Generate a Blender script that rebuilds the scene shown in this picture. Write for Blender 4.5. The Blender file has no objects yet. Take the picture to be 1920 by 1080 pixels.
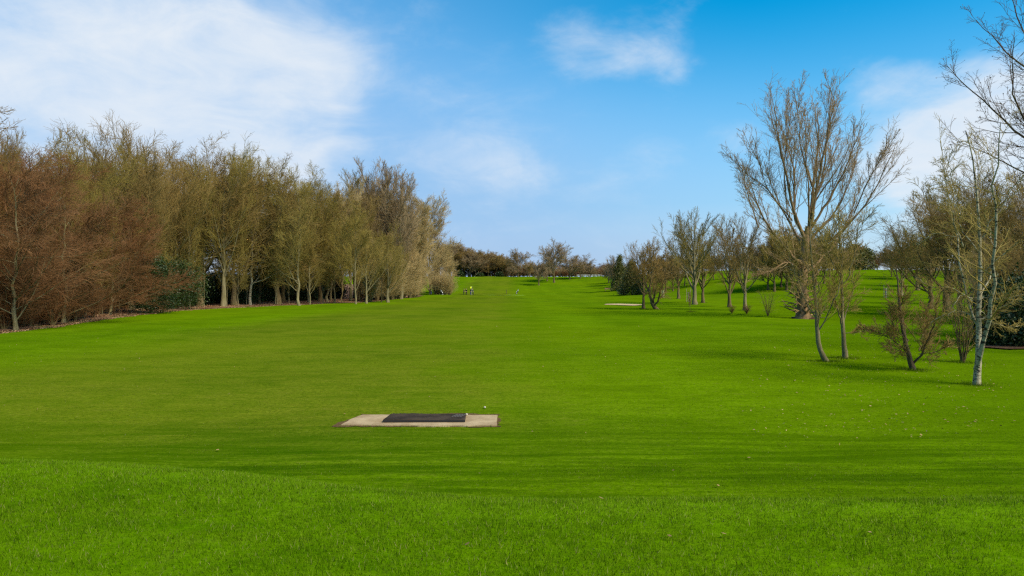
import bpy, math, numpy as np
from mathutils import Vector
C = bpy.context.scene
rad = math.radians

# ---------------------------------------------------------------- camera, sky, sun, exposure
F = 1280.0; CX = 960.0; HY = 530.0; EYE = 2.5          # eye height above the fairway at the mat
cd = bpy.data.cameras.new('camera'); cam = bpy.data.objects.new('camera', cd); C.collection.objects.link(cam)
cam.location = (0, 0, EYE); cam.rotation_euler = (rad(90), 0, 0)
cd.lens = 24; cd.sensor_width = 36; cd.shift_y = -10 / 1920
cd.clip_start = .05; cd.clip_end = 6000
C.camera = cam
C.view_settings.view_transform = 'Standard'; C.view_settings.look = 'None'
C.cycles.use_denoising = False; C.cycles.filter_width = 1.3
C.view_settings.gamma = 1; C.view_settings.exposure = 1.8

SUN_EL, SUN_AZ = 44, 128          # azimuth clockwise from +y (view direction)
sd = bpy.data.lights.new('sun', 'SUN'); sd.energy = 1.7; sd.angle = rad(26); sd.color = (1, .88, .66)
sun = bpy.data.objects.new('sun', sd); C.collection.objects.link(sun)
az, el = rad(SUN_AZ), rad(SUN_EL)
sv = Vector((math.sin(az) * math.cos(el), math.cos(az) * math.cos(el), math.sin(el)))
sun.rotation_euler = sv.to_track_quat('Z', 'Y').to_euler(); sun.location = sv * 60

W = bpy.data.worlds.new("World"); C.world = W; W.use_nodes = True
NT = W.node_tree; NT.nodes.clear()


class G:                                                   # small node-graph helper
    def __init__(s, nt): s.t = nt

    def n(s, typ, ins=None, **kw):
        nd = s.t.nodes.new(typ)
        for k, v in kw.items(): setattr(nd, k, v)
        for k, v in (ins or {}).items():
            if hasattr(v, 'is_output'): s.t.links.new(v, nd.inputs[k])
            else: nd.inputs[k].default_value = v
        return nd

    def m(s, op, a, b=0.0, c=0.0, clamp=False):
        nd = s.n('ShaderNodeMath', {0: a, 1: b, 2: c}, operation=op); nd.use_clamp = clamp; return nd.outputs[0]

    def vm(s, op, a, b=(0, 0, 0), scale=None):
        nd = s.n('ShaderNodeVectorMath', {0: a, 1: b}, operation=op)
        if scale is not None: nd.inputs['Scale'].default_value = scale
        return nd.outputs['Value'] if op in ('LENGTH', 'DISTANCE', 'DOT_PRODUCT') else nd.outputs['Vector']

    def mr(s, v, a, b, c=0.0, d=1.0, t='SMOOTHSTEP'):
        return s.n('ShaderNodeMapRange', {0: v, 1: a, 2: b, 3: c, 4: d}, interpolation_type=t).outputs[0]

    def noise(s, vec, scale, detail=3, rough=.5, dist=0.0):
        return s.n('ShaderNodeTexNoise', {'Vector': vec, 'Scale': scale, 'Detail': detail, 'Roughness': rough, 'Distortion': dist}).outputs['Fac']

    def mix(s, f, a, b, blend='MIX'):
        nd = s.n('ShaderNodeMix', {0: f, 6: a, 7: b}, data_type='RGBA', blend_type=blend); return nd.outputs[2]

    def map(s, vec, scale=(1, 1, 1), loc=(0, 0, 0), rot=(0, 0, 0)):
        return s.n('ShaderNodeMapping', {'Vector': vec, 'Scale': scale, 'Location': loc, 'Rotation': rot}).outputs[0]


def build_sky():
    g = G(NT)
    sky = g.n('ShaderNodeTexSky', sky_type='NISHITA')
    sky.sun_disc = False; sky.sun_elevation = rad(SUN_EL); sky.sun_rotation = rad(SUN_AZ)
    sky.air_density = 1.0; sky.dust_density = .3; sky.ozone_density = 2.0
    base = g.n('ShaderNodeHueSaturation', {'Hue': SKY_HUE, 'Saturation': SKY_SAT, 'Value': SKY_VAL, 'Color': sky.outputs[0]}).outputs[0]
    d = g.vm('NORMALIZE', g.n('ShaderNodeTexCoord').outputs['Generated'])
    xyz = g.n('ShaderNodeSeparateXYZ', {0: d}).outputs
    zz = g.m('ADD', g.m('MAXIMUM', xyz[2], 0), .22)
    plane = g.n('ShaderNodeCombineXYZ', {0: g.m('DIVIDE', xyz[0], zz), 1: g.m('DIVIDE', xyz[1], zz), 2: 0.0}).outputs[0]
    warp = g.n('ShaderNodeTexNoise', {'Vector': plane, 'Scale': 2.0, 'Detail': 5}).outputs['Color']
    dw = g.vm('ADD', d, g.vm('SCALE', g.vm('SUBTRACT', warp, (.5, .5, .5)), scale=.15))
    # soft cloud banks lie in these directions: pixel of the photograph -> direction, radius, strength
    blobs = [(70, 20, .27, .80), (-250, 250, .5, .9), (330, 90, .16, .35), (480, 225, .20, .50), (120, 280, .32, .85), (560, 260, .14, .3), (390, 190, .16, .3), (640, 190, .30, .32), (460, 120, .24, .25),
             (-800, 200, .9, .7), (840, 170, .16, .16), (980, 410, .24, .34), (1060, 75, .07, .44), (1130, 105, .08, .44), (1200, 115, .08, .44), (1250, 150, .07, .38), (1280, 10, .08, .36), (1600, 20, .05, .2),
             (650, 118, .08, .3), (940, 320, .10, .32), (1190, 350, .12, .32), (1380, 250, .07, .3), (1640, 140, .055, .5), (1740, 265, .14, .95), (1850, 190, .07, .6), (1740, 390, .16, .4), (1900, 330, .18, .6), (2350, 420, .35, .6)]
    tot = None
    for px, py, r, s_ in blobs:
        v = Vector(((px - CX) / F, 1, (HY - py) / F)).normalized()
        w = g.mr(g.vm('DISTANCE', dw, tuple(v)), 0, r, s_, 0)
        tot = w if tot is None else g.m('ADD', tot, w)
    n1 = g.noise(g.map(d, (1, 1, 1.9), rot=(0, .25, 0)), 4.0, 10, .60, .5)
    n2 = g.noise(g.map(d, (1, 1, 2.3), rot=(0, .35, 0)), 9, 10, .62, .6)
    nn = g.m('ADD', g.m('MULTIPLY', n1, .65), g.m('MULTIPLY', n2, .35))
    cov = g.mr(g.m('ADD', g.m('MINIMUM', tot, 1.0), g.m('MULTIPLY', g.m('SUBTRACT', nn, .5), 2.1)), .12, 1.35, 0, 1)
    cov = g.m('MULTIPLY', cov, g.mr(tot, 0, .12), clamp=True)
    hz = g.mr(xyz[2], .0, .38, 1, 0)                     # paler towards the horizon
    blue = g.mix(g.m('MULTIPLY', hz, HAZE_AMT), base, HAZE_COL)
    leftpale = g.m('MULTIPLY', g.mr(g.m('ADD', xyz[0], g.m('MULTIPLY', xyz[2], 1.1)), .72, 0.0, 0, 1), g.mr(xyz[2], .55, .1, .35, .85))
    blue = g.mix(g.m('MULTIPLY', leftpale, .88), blue, PALE_COL)
    shade = g.mix(n2, CLOUD_A, CLOUD_B)
    col = g.mix(g.m('MULTIPLY', cov, .93), blue, shade)
    bg = g.n('ShaderNodeBackground', {'Color': col, 'Strength': .15})
    out = g.n('ShaderNodeOutputWorld', {'Surface': bg.outputs[0]})


SKY_HUE, SKY_SAT, SKY_VAL = .485, 2.4, .37
HAZE_AMT, HAZE_COL, PALE_COL = .85, (.98, 1.30, 1.74, 1), (.62, .97, 1.55, 1)
CLOUD_A, CLOUD_B = (1.26, 1.48, 1.76, 1), (1.66, 1.73, 1.80, 1)
build_sky()

# ---------------------------------------------------------------- helpers
rng = np.random.default_rng(7)


def sstep(a, b, x):
    t = np.clip((np.asarray(x, float) - a) / (b - a), 0, 1); return t * t * (3 - 2 * t)


_gr = np.random.default_rng(3)
_tab = _gr.random((64, 64))


def vnoise(x, y):                                          # value noise, period 64
    x = np.asarray(x, float); y = np.asarray(y, float)
    xi = np.floor(x).astype(int); yi = np.floor(y).astype(int); fx = x - xi; fy = y - yi
    fx = fx * fx * (3 - 2 * fx); fy = fy * fy * (3 - 2 * fy)
    a = _tab[xi % 64, yi % 64]; b = _tab[(xi + 1) % 64, yi % 64]; c = _tab[xi % 64, (yi + 1) % 64]; d = _tab[(xi + 1) % 64, (yi + 1) % 64]
    return (a * (1 - fx) + b * fx) * (1 - fy) + (c * (1 - fx) + d * fx) * fy - .5


DITCH = [(12.5, 64), (16, 58.5), (19.2, 49.5), (22.8, 44.5), (29, 41), (40, 38)]


def seg_dist(x, y, pts):
    best = np.full(np.shape(x), 1e9)
    for (ax, ay), (bx, by) in zip(pts[:-1], pts[1:]):
        L = (bx - ax) ** 2 + (by - ay) ** 2
        t = np.clip(((x - ax) * (bx - ax) + (y - ay) * (by - ay)) / L, 0, 1)
        best = np.minimum(best, np.hypot(x - ax - t * (bx - ax), y - ay - t * (by - ay)))
    return best


def height(x, y):
    x = np.asarray(x, float); y = np.asarray(y, float)
    edge = 4.62 + 1.15 * sstep(.6, -4.8, x) + .5 * sstep(-4, -14, x) + .08 * vnoise(x * .8, 3.3)
    mound = .93 * (1 - sstep(0, 1, (y - edge) / 3.1))
    near = -.6 * sstep(30, 190, y)
    centre = near + 6.0 * sstep(192, 325, y) - .4 * sstep(160, 190, y) * (1 - sstep(190, 200, y))
    right = near + .3 * sstep(60, 80, y) + 6.4 * sstep(72, 205, y)
    w = sstep(18, 62, x - .03 * (y - 100))
    z = centre * (1 - w) + right * w
    z = z - 9 * sstep(420, 1500, y)
    amp = sstep(4, 12, y) * .10 + sstep(30, 150, y) * .25
    z = z + amp * (vnoise(x * .11 + 5, y * .07) + .5 * vnoise(x * .31, y * .2 + 9)) + .035 * vnoise(x * .9, y * .7)
    # shallow ditch on the right and the bunker bowl
    z = z - .38 * np.exp(-(seg_dist(x, y, DITCH) / .42) ** 2) * sstep(11, 16, x)
    e = ((x - 13.6) / 2.9) ** 2 + ((y - 82.5) / 3.4) ** 2
    z = z + (.10 * sstep(79.5, 85, y) - .08) * (1 - sstep(.7, 1.3, e)) + .34 * np.exp(-((y - 87.2) / 1.3) ** 2 - ((x - 13.6) / 3.8) ** 2)
    return z + mound


def hz(x, y): return float(height(x, y))


def ground_at(px, py, dmax=400):                           # where a line of sight meets the ground
    t = np.geomspace(3, dmax, 4000); u = (px - CX) / F; s = (HY - py) / F
    below = (EYE + s * t) <= height(u * t, t)
    i = int(np.argmax(below)) if below.any() else len(t) - 1
    return u * t[i], t[i], hz(u * t[i], t[i])


def np_mesh(name, V, faces):                               # faces: list of int arrays (k verts each)
    me = bpy.data.meshes.new(name)
    V = np.ascontiguousarray(V, np.float32)
    me.vertices.add(len(V)); me.vertices.foreach_set('co', V.ravel())
    loops = np.concatenate([f.ravel() for f in faces]).astype(np.int32)
    tot = np.concatenate([np.full(len(f), f.shape[1], np.int32) for f in faces])
    st = np.concatenate([[0], np.cumsum(tot)[:-1]]).astype(np.int32)
    me.loops.add(len(loops)); me.loops.foreach_set('vertex_index', loops)
    me.polygons.add(len(tot)); me.polygons.foreach_set('loop_start', st); me.polygons.foreach_set('loop_total', tot)
    me.update(calc_edges=True)
    return me


def smooth(me):
    me.polygons.foreach_set('use_smooth', np.ones(len(me.polygons), bool)); return me


def link(name, data, mat=None, parent=None):
    o = bpy.data.objects.new(name, data); C.collection.objects.link(o)
    if mat is not None and data is not None:
        for m_ in (mat if isinstance(mat, (list, tuple)) else [mat]): data.materials.append(m_)
    if parent: o.parent = parent
    return o


def tag(o, label=None, cat=None, group=None, kind=None):
    if label: o['label'] = label
    if cat: o['category'] = cat
    if group: o['group'] = group
    if kind: o['kind'] = kind
    return o


def tubes(batches, knobbly=0.0, seed=1):                   # batches of (P (M,n,3), R (M,n), sides)
    r_ = np.random.default_rng(seed); VV = []; FF = []; off = 0
    for P, R, k in batches:
        M, n = R.shape
        T = np.gradient(P, axis=1); T /= np.linalg.norm(T, axis=2, keepdims=True) + 1e-9
        ref = np.where(np.abs(T[:, :1, 0:1]) < .6, np.array([1., 0, 0]), np.array([0, 1., 0]))
        A = np.cross(T, ref); A /= np.linalg.norm(A, axis=2, keepdims=True) + 1e-9
        B = np.cross(T, A)
        th = np.arange(k) * 2 * math.pi / k
        rr = R[:, :, None]
        if knobbly and k >= 6: rr = rr * (1 + knobbly * r_.normal(size=(M, n, k)))
        else: rr = np.repeat(rr, k, 2)
        V = P[:, :, None, :] + rr[..., None] * (np.cos(th)[None, None, :, None] * A[:, :, None, :] + np.sin(th)[None, None, :, None] * B[:, :, None, :])
        VV.append(V.reshape(-1, 3))
        i = np.arange(M)[:, None, None] * n * k; j = np.arange(n - 1)[None, :, None] * k; a = np.arange(k)[None, None, :]; b = (a + 1) % k
        q = np.stack([i + j + a, i + j + b, i + j + k + b, i + j + k + a], -1).reshape(-1, 4) + off
        FF.append(q); off += M * n * k
    return np.concatenate(VV), FF


# ---------------------------------------------------------------- materials
def new_mat(name):
    m_ = bpy.data.materials.new(name); m_.use_nodes = True; m_.node_tree.nodes.clear()
    return m_, G(m_.node_tree)


def finish(g, col, rough=.85, bump=None, spec=.25, trans=0.0, tcol=None):
    ins = {'Base Color': col, 'Roughness': rough, 'Specular IOR Level': spec}
    if bump is not None: ins['Normal'] = bump
    sh = g.n('ShaderNodeBsdfPrincipled', ins).outputs[0]
    if trans:
        tr = g.n('ShaderNodeBsdfTranslucent', {'Color': tcol if tcol is not None else col}).outputs[0]
        sh = g.n('ShaderNodeMixShader', {0: trans, 1: sh, 2: tr}).outputs[0]
    g.n('ShaderNodeOutputMaterial', {'Surface': sh})


def bump(g, h, strength, dist):
    return g.n('ShaderNodeBump', {'Height': h, 'Strength': strength, 'Distance': dist}).outputs[0]


def plain(name, c, rough=.7, spec=.3, var=.12, scale=9.0):
    m_, g = new_mat(name)
    p = g.n('ShaderNodeTexCoord').outputs['Object']
    n_ = g.noise(p, scale, 4)
    col = g.mix(n_, tuple(v * (1 - var) for v in c) + (1,), tuple(min(1, v * (1 + var)) for v in c) + (1,))
    finish(g, col, rough, bump(g, g.noise(p, scale * 6, 3), .2, .01), spec); return m_


def turf_colour(g, pos):                                   # one colour field for the sheet and for its blades
    xyz = g.n('ShaderNodeSeparateXYZ', {0: pos}).outputs; x, y = xyz[0], xyz[1]
    flat = g.n('ShaderNodeCombineXYZ', {0: x, 1: y, 2: 0.0}).outputs[0]
    big = g.noise(flat, .045, 4, .55); mid = g.noise(flat, .35, 4, .6); sm = g.noise(flat, 2.2, 4, .65)
    streak = g.noise(g.map(flat, (.35, 1.6, 1), rot=(0, 0, -.12)), .8, 4, .6)
    lush = (.115, .222, .0005, 1); olive = (.138, .155, .010, 1); deep = (.028, .080, .0004, 1); straw = (.19, .165, .03, 1)
    # worn, yellower grass lies left of the mat and along the middle of the fairway
    worn = g.m('MULTIPLY', g.mr(g.m('ADD', x, g.m('MULTIPLY', g.m('SUBTRACT', mid, .5), 9)), 3.5, -3.5), g.mr(y, 8.2, 11.5))
    worn = g.m('MULTIPLY', worn, g.mr(g.m('ADD', g.m('MULTIPLY', x, -1.0), g.m('MULTIPLY', g.m('SUBTRACT', big, .5), 12)), 18, 12))
    far = g.m('MULTIPLY', g.mr(y, 40, 110), .45)
    worn = g.m('ADD', worn, g.m('MULTIPLY', far, g.mr(mid, .35, .7)), clamp=True)
    c = g.mix(g.m('MULTIPLY', worn, .9), lush, olive)
    c = g.mix(g.mr(g.noise(g.map(flat, (.5, 1, 1), rot=(0, 0, .5)), .11, 5, .65), .44, .66, 0, .42), c, (.060, .135, .0004, 1))
    tex = g.noise(g.map(flat, (.55, 1.35, 1)), 2.6, 6, .78)
    c = g.mix(g.mr(tex, .47, .66, 0, .55), c, deep); c = g.mix(g.mr(tex, .46, .32, 0, .38), c, straw)
    tex2 = g.noise(g.map(flat, (.8, 1.2, 1), rot=(0, 0, .2)), 13, 5, .8)
    c = g.mix(g.mr(tex2, .50, .60, 0, .62), c, deep); c = g.mix(g.mr(tex2, .47, .36, 0, .50), c, (.20, .29, .016, 1))
    tex3 = g.noise(g.map(flat, (.8, 1.1, 1), loc=(7, 3, 0)), 21, 3, .7)
    c = g.mix(g.mr(tex3, .56, .68, 0, .45), c, (.16, .14, .030, 1))
    c = g.mix(g.m('MULTIPLY', g.mr(g.m('ADD', g.m('MULTIPLY', mid, .6), g.m('MULTIPLY', streak, .4)), .42, .66), .55), c, deep)
    c = g.mix(g.m('MULTIPLY', g.mr(sm, .60, .76), .30), c, straw)
    right_deep = g.mr(g.m('SUBTRACT', x, g.m('MULTIPLY', y, .34)), 0, 5.5)  # deeper green grass towards the near right
    c = g.mix(g.m('MULTIPLY', right_deep, .45), c, (.055, .125, .0004, 1))
    # cross-cut mower bands just past the bank
    ye = g.m('SUBTRACT', y, g.mr(x, .6, -4.8, 0, 1.15))
    wob = g.m('ADD', y, g.m('ADD', g.m('MULTIPLY', mid, 1.1), g.m('MULTIPLY', x, .035)))
    band = g.mr(g.m('SINE', g.m('MULTIPLY', wob, 5.4)), -.5, .5)
    thin = g.noise(g.map(flat, (.16, 1.9, 1), rot=(0, 0, .03)), 2.3, 5, .62, .3)
    band = g.m('MULTIPLY', g.m('ADD', g.m('MULTIPLY', band, .30), g.m('ADD', g.mr(thin, .40, .60, 0, .72), .08)), g.m('MULTIPLY', g.mr(ye, 5.7, 6.6), g.mr(y, 13.6, 10.2)))
    c = g.mix(g.m('MULTIPLY', band, .88), c, deep)
    c = g.mix(g.m('MULTIPLY', g.mr(ye, 6.0, 5.5), .55), c, (.078, .188, .0006, 1))
    c = g.mix(g.m('MULTIPLY', g.mr(ye, 6.0, 5.5), g.mr(ye, 4.1, 5.3, 0, .75)), c, (.16, .31, .005, 1))
    c = g.mix(g.m('MULTIPLY', g.mr(ye, 6.0, 5.5), g.mr(g.noise(g.map(flat, (.7, 1.5, 1)), 1.7, 4, .6), .5, .68, 0, .6)), c, (.045, .125, .0004, 1))
    # long mower passes down the fairway
    ps = g.mr(g.m('SINE', g.m('ADD', g.m('MULTIPLY', x, .9), g.m('MULTIPLY', mid, 2.0))), -.6, .6)
    c = g.mix(g.m('MULTIPLY', g.m('MULTIPLY', ps, g.mr(y, 14, 40)), .16), c, deep)
    c = g.mix(g.mr(big, .35, .65, 0, .30), c, (.165, .240, .001, 1))
    return c, mid, sm, flat


def mat_turf():
    m_, g = new_mat('turf')
    pos = g.n('ShaderNodeNewGeometry').outputs['Position']
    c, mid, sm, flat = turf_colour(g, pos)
    f1 = g.noise(flat, 9, 5, .75); f2 = g.noise(flat, 55, 3, .7); f3 = g.noise(g.map(flat, (.6, 1.2, 1)), 1.1, 5, .8)
    c = g.mix(g.mr(f1, .35, .7, 0, .30), c, (.034, .075, .0003, 1))
    c = g.mix(g.mr(f2, .5, .8, 0, .35), c, (.20, .26, .008, 1))
    c = g.mix(g.mr(f3, .50, .72, 0, .40), c, (.060, .115, .0003, 1))
    hgt = g.m('ADD', g.m('MULTIPLY', f1, .6), g.m('ADD', g.m('MULTIPLY', f3, 2.4), g.m('MULTIPLY', f2, .2)))
    finish(g, c, 1.0, bump(g, hgt, .40, .05), 0.0); return m_


def mat_blade():
    m_, g = new_mat('grass_blade')
    pos = g.n('ShaderNodeNewGeometry').outputs['Position']
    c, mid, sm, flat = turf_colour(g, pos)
    rnd = g.n('ShaderNodeAttribute', attribute_name='tint').outputs['Fac']
    c = g.mix(g.mr(rnd, 0, .7, .55, 0), c, (.035, .085, .0004, 1))
    c = g.mix(g.mr(rnd, .62, 1, 0, .70), c, (.23, .34, .016, 1))
    c = g.mix(g.mr(rnd, .965, .97, 0, .7), c, (.34, .28, .12, 1))
    nm = g.vm('NORMALIZE', g.vm('ADD', g.vm('SCALE', g.n('ShaderNodeNewGeometry').outputs['Normal'], scale=.35), (0, 0, .8)))
    finish(g, c, .8, nm, .03, .25); return m_


def mat_bark(name, a, b, lichen=(.16, .17, .05), lich=.35, scale=7.0, marks=False, rough=.9):
    m_, g = new_mat(name)
    p = g.n('ShaderNodeTexCoord').outputs['Object']
    rnd = g.n('ShaderNodeObjectInfo').outputs['Random']
    n1 = g.noise(g.map(p, (1, 1, .22)), scale, 6, .7, .4); n2 = g.noise(p, 1.3, 3)
    col = g.mix(g.mr(n1, .3, .7), a + (1,), b + (1,))
    col = g.mix(g.m('MULTIPLY', g.mr(n2, .42, .66), lich), col, lichen + (1,))
    if marks:
        dk = g.noise(g.map(p, (1, 1, 2.2)), 6.5, 5, .75, .3)
        col = g.mix(g.mr(dk, .50, .60), col, (.03, .026, .02, 1))
    col = g.mix(g.mr(rnd, 0, 1, 0, .25), col, (.09, .07, .035, 1))
    finish(g, col, rough, bump(g, g.m('ADD', n1, g.m('MULTIPLY', g.noise(g.map(p, (1, 1, .3)), 30, 3), .4)), .7, .03), .15); return m_


def mat_twig(name, a, b, c=None):
    m_, g = new_mat(name)
    p = g.n('ShaderNodeTexCoord').outputs['Object']
    rnd = g.n('ShaderNodeObjectInfo').outputs['Random']
    n_ = g.noise(p, .55, 4, .6)
    col = g.mix(g.mr(n_, .3, .7), a + (1,), b + (1,))
    col = g.mix(g.mr(rnd, 0, 1, 0, .5), col, (c or a) + (1,))
    finish(g, col, .85, None, .15); return m_


def mat_leaf(name, a, b, trans=.25, rough=.5):
    m_, g = new_mat(name)
    p = g.n('ShaderNodeTexCoord').outputs['Object']
    n_ = g.noise(p, 1.4, 4, .6); n2 = g.noise(p, 14, 3, .6)
    col = g.mix(g.mr(g.m('ADD', g.m('MULTIPLY', n_, .5), g.m('MULTIPLY', n2, .5)), .35, .65), a + (1,), b + (1,))
    finish(g, col, rough, None, .35, trans); return m_


TURF, BLADE = mat_turf(), mat_blade()
BARK = mat_bark('bark_brown', (.075, .052, .022), (.19, .14, .065), (.14, .13, .03))
BARK_PALE = mat_bark('bark_pale', (.12, .10, .048), (.28, .24, .13), (.17, .15, .035), .4)
BARK_BIRCH = mat_bark('bark_birch', (.26, .225, .14), (.46, .41, .28), (.24, .18, .04), .35, 9, True)
BARK_POPLAR = mat_bark('bark_poplar', (.10, .065, .035), (.30, .19, .095), (.20, .13, .05), .3)
TW_RUST = mat_twig('twig_rust', (.15, .070, .026), (.22, .12, .050), (.19, .075, .026))
TW_BROWN = mat_twig('twig_brown', (.17, .115, .035), (.26, .18, .055), (.21, .13, .035))
TW_OLIVE = mat_twig('twig_olive', (.185, .14, .030), (.26, .20, .052), (.22, .165, .03))
TW_TAN = mat_twig('twig_tan', (.34, .24, .095), (.46, .34, .16), (.36, .27, .10))
TW_GREY = mat_twig('twig_grey', (.24, .17, .09), (.34, .25, .14), (.22, .15, .07))
TW_POPLAR = mat_twig('twig_poplar', (.25, .17, .075), (.36, .25, .12), (.28, .19, .085))
TW_DARK = mat_twig('twig_dark', (.10, .05, .02), (.15, .085, .04), (.10, .06, .025))
TW_GOLD = mat_twig('twig_gold', (.23, .17, .045), (.35, .27, .085), (.30, .22, .05))
HOLLY = mat_leaf('holly_leaf', (.008, .020, .003), (.04, .065, .008), .08, .5)
CONIFER = mat_leaf('conifer_needle', (.055, .062, .010), (.15, .14, .026), .15)

# ---------------------------------------------------------------- ground
def build_ground():
    ys = np.concatenate([np.linspace(-60, -4, 14), np.linspace(-3, 2.9, 22), np.geomspace(3, 2200, 640)])
    u = np.linspace(-1, 1, 601); u = 1.15 * u + .9 * u ** 5
    Y = ys[:, None] + 0 * u[None]; X = (np.abs(ys)[:, None] + 9) * u[None]
    Z = height(X, Y)
    V = np.stack([X, Y, Z], -1).reshape(-1, 3); n, m = Z.shape
    i = np.arange(n - 1)[:, None] * m + np.arange(m - 1)[None]
    q = np.stack([i, i + 1, i + m + 1, i + m], -1).reshape(-1, 4)
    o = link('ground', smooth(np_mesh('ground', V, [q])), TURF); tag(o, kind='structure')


build_ground()


def draped(name, poly_fn, x0, x1, y0, y1, nx, ny, lift, mat):   # sheet of small quads lying on the ground where poly_fn(x,y) holds
    xs = np.linspace(x0, x1, nx); ys = np.linspace(y0, y1, ny)
    X, Y = np.meshgrid(xs, ys); Z = height(X, Y) + lift
    keep = poly_fn(X, Y)
    i = np.arange(ny - 1)[:, None] * nx + np.arange(nx - 1)[None]
    k = keep[:-1, :-1] & keep[1:, 1:] & keep[1:, :-1] & keep[:-1, 1:]
    q = np.stack([i, i + 1, i + nx + 1, i + nx], -1)[k]
    used, inv = np.unique(q, return_inverse=True)
    V = np.stack([X, Y, Z], -1).reshape(-1, 3)[used]
    return tag(link(name, smooth(np_mesh(name, V, [inv.reshape(-1, 4)])), mat), kind='structure')


m_, g = new_mat('bunker_sand'); p = g.n('ShaderNodeTexCoord').outputs['Object']
finish(g, g.mix(g.noise(p, 2, 5), (.42, .29, .16, 1), (.56, .41, .25, 1)), .95, bump(g, g.noise(p, 12, 4), .4, .03), .1); SAND = m_
draped('bunker_sand_path', lambda x, y: ((x - 13.6) / 2.5) ** 2 + ((y - 83.2) / 2.0) ** 2 + .5 * vnoise(x * .9, y * .9) < .95, 9.5, 18, 78, 88, 120, 120, .05, SAND).name = 'sand_path'
m_, g = new_mat('putting_turf'); p = g.n('ShaderNodeTexCoord').outputs['Object']
finish(g, g.mix(g.noise(p, .4, 4), (.14, .25, .002, 1), (.19, .29, .003, 1)), .9, bump(g, g.noise(p, 6, 3), .2, .02), .1); PUTT = m_
draped('putting_green', lambda x, y: ((x + 6.5) / 10.5) ** 2 + ((y - 179) / 9.5) ** 2 + .2 * vnoise(x * .3, y * .3) < 1, -20, 8, 166, 192, 90, 90, .06, PUTT)

# edge of the wood: (x, y) of the line where the lawn gives way to leaf litter
EDGE = np.array([(-60, 4), (-33, 18), (-25.5, 29), (-26.3, 38), (-29.5, 52), (-31.5, 66), (-28.5, 76), (-24.5, 84), (-21.5, 92), (-20.0, 103), (-19.8, 125), (-19.8, 150), (-21.5, 170), (-28, 196), (-40, 260)], float)


def edge_x(y): return np.interp(y, EDGE[:, 1], EDGE[:, 0])


m_, g = new_mat('leaf_litter'); p = g.n('ShaderNodeTexCoord').outputs['Object']
n1 = g.noise(p, 1.2, 5, .7); n2 = g.noise(p, 14, 4, .8)
col = g.mix(g.mr(n1, .35, .65), (.13, .065, .035, 1), (.27, .15, .085, 1)); col = g.mix(g.mr(n2, .5, .75, 0, .6), col, (.42, .28, .17, 1))
finish(g, col, .95, bump(g, n2, .9, .08), .1); LITTER = m_
draped('forest_floor_ground', lambda x, y: x < edge_x(y) - .3 + 1.5 * vnoise(x * .5, y * .5) + .8 * vnoise(x * 2, y * 2), -150, -14, 3, 250, 500, 900, .05, LITTER).name = 'forest_path'

# ---------------------------------------------------------------- branching growth
def lengths(P): return np.linalg.norm(np.diff(P, axis=1), axis=2).sum(1)


def grow(P, R, c, t0, t1, ang, lf, n, up=0.0, wob=.12, rr=.6, rmin=.006, taper=.3, rg=None, fall=.5, abslen=None, out=0.0, asd=.18):
    """children on every parent curve: P (M,m,3), R (M,m)"""
    M, m, _ = P.shape; idx = np.repeat(np.arange(M), c); N = len(idx)
    base = (np.tile(np.arange(c), M) + rg.random(N)) / c
    t = t0 + (t1 - t0) * base; f = t * (m - 1); i = np.minimum(f.astype(int), m - 2); fr = (f - i)[:, None]
    p = P[idx, i] * (1 - fr) + P[idx, i + 1] * fr
    r = R[idx, i] * (1 - fr[:, 0]) + R[idx, i + 1] * fr[:, 0]
    T = P[idx, i + 1] - P[idx, i]; T /= np.linalg.norm(T, axis=1, keepdims=True) + 1e-9
    q = rg.normal(size=(N, 3)); q -= (q * T).sum(1, keepdims=True) * T; q /= np.linalg.norm(q, axis=1, keepdims=True) + 1e-9
    a = (ang + asd * rg.normal(size=N))[:, None]
    d = np.cos(a) * T + np.sin(a) * q
    L = (abslen if abslen is not None else lengths(P)[idx]) * lf * (1 - fall * base) * (.75 + .5 * rg.random(N))
    pts = [p]; cur = p.copy()
    for k in range(n - 1):
        d = d + wob * rg.normal(size=(N, 3)); d[:, 2] += up
        d /= np.linalg.norm(d, axis=1, keepdims=True); cur = cur + d * (L / (n - 1))[:, None]; pts.append(cur.copy())
    Q = np.stack(pts, 1)
    r0 = np.maximum(r * rr, rmin); s = np.linspace(0, 1, n)[None]
    RR = np.maximum(r0[:, None] * (1 - (1 - taper) * s), rmin * (1 - .35 * s))
    return Q, RR


def one_curve(pts, r0, r1, n=12, flare=0.0, wob=0.0, rg=None):
    pts = np.array(pts, float); s = np.concatenate([[0], np.cumsum(np.linalg.norm(np.diff(pts, axis=0), axis=1))]); s /= s[-1]
    t = np.linspace(0, 1, n)
    # smooth through the control points
    P = np.stack([np.interp(t, s, pts[:, k]) for k in range(3)], 1)
    for _ in range(2): P[1:-1] = .25 * P[:-2] + .5 * P[1:-1] + .25 * P[2:]
    if wob: P[1:] += wob * rg.normal(size=(n - 1, 3)) * [1, 1, .3]
    R = r0 + (r1 - r0) * t ** .8
    if flare: R = R * (1 + flare * np.exp(-t * n * .9))
    return P[None], R[None]


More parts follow.
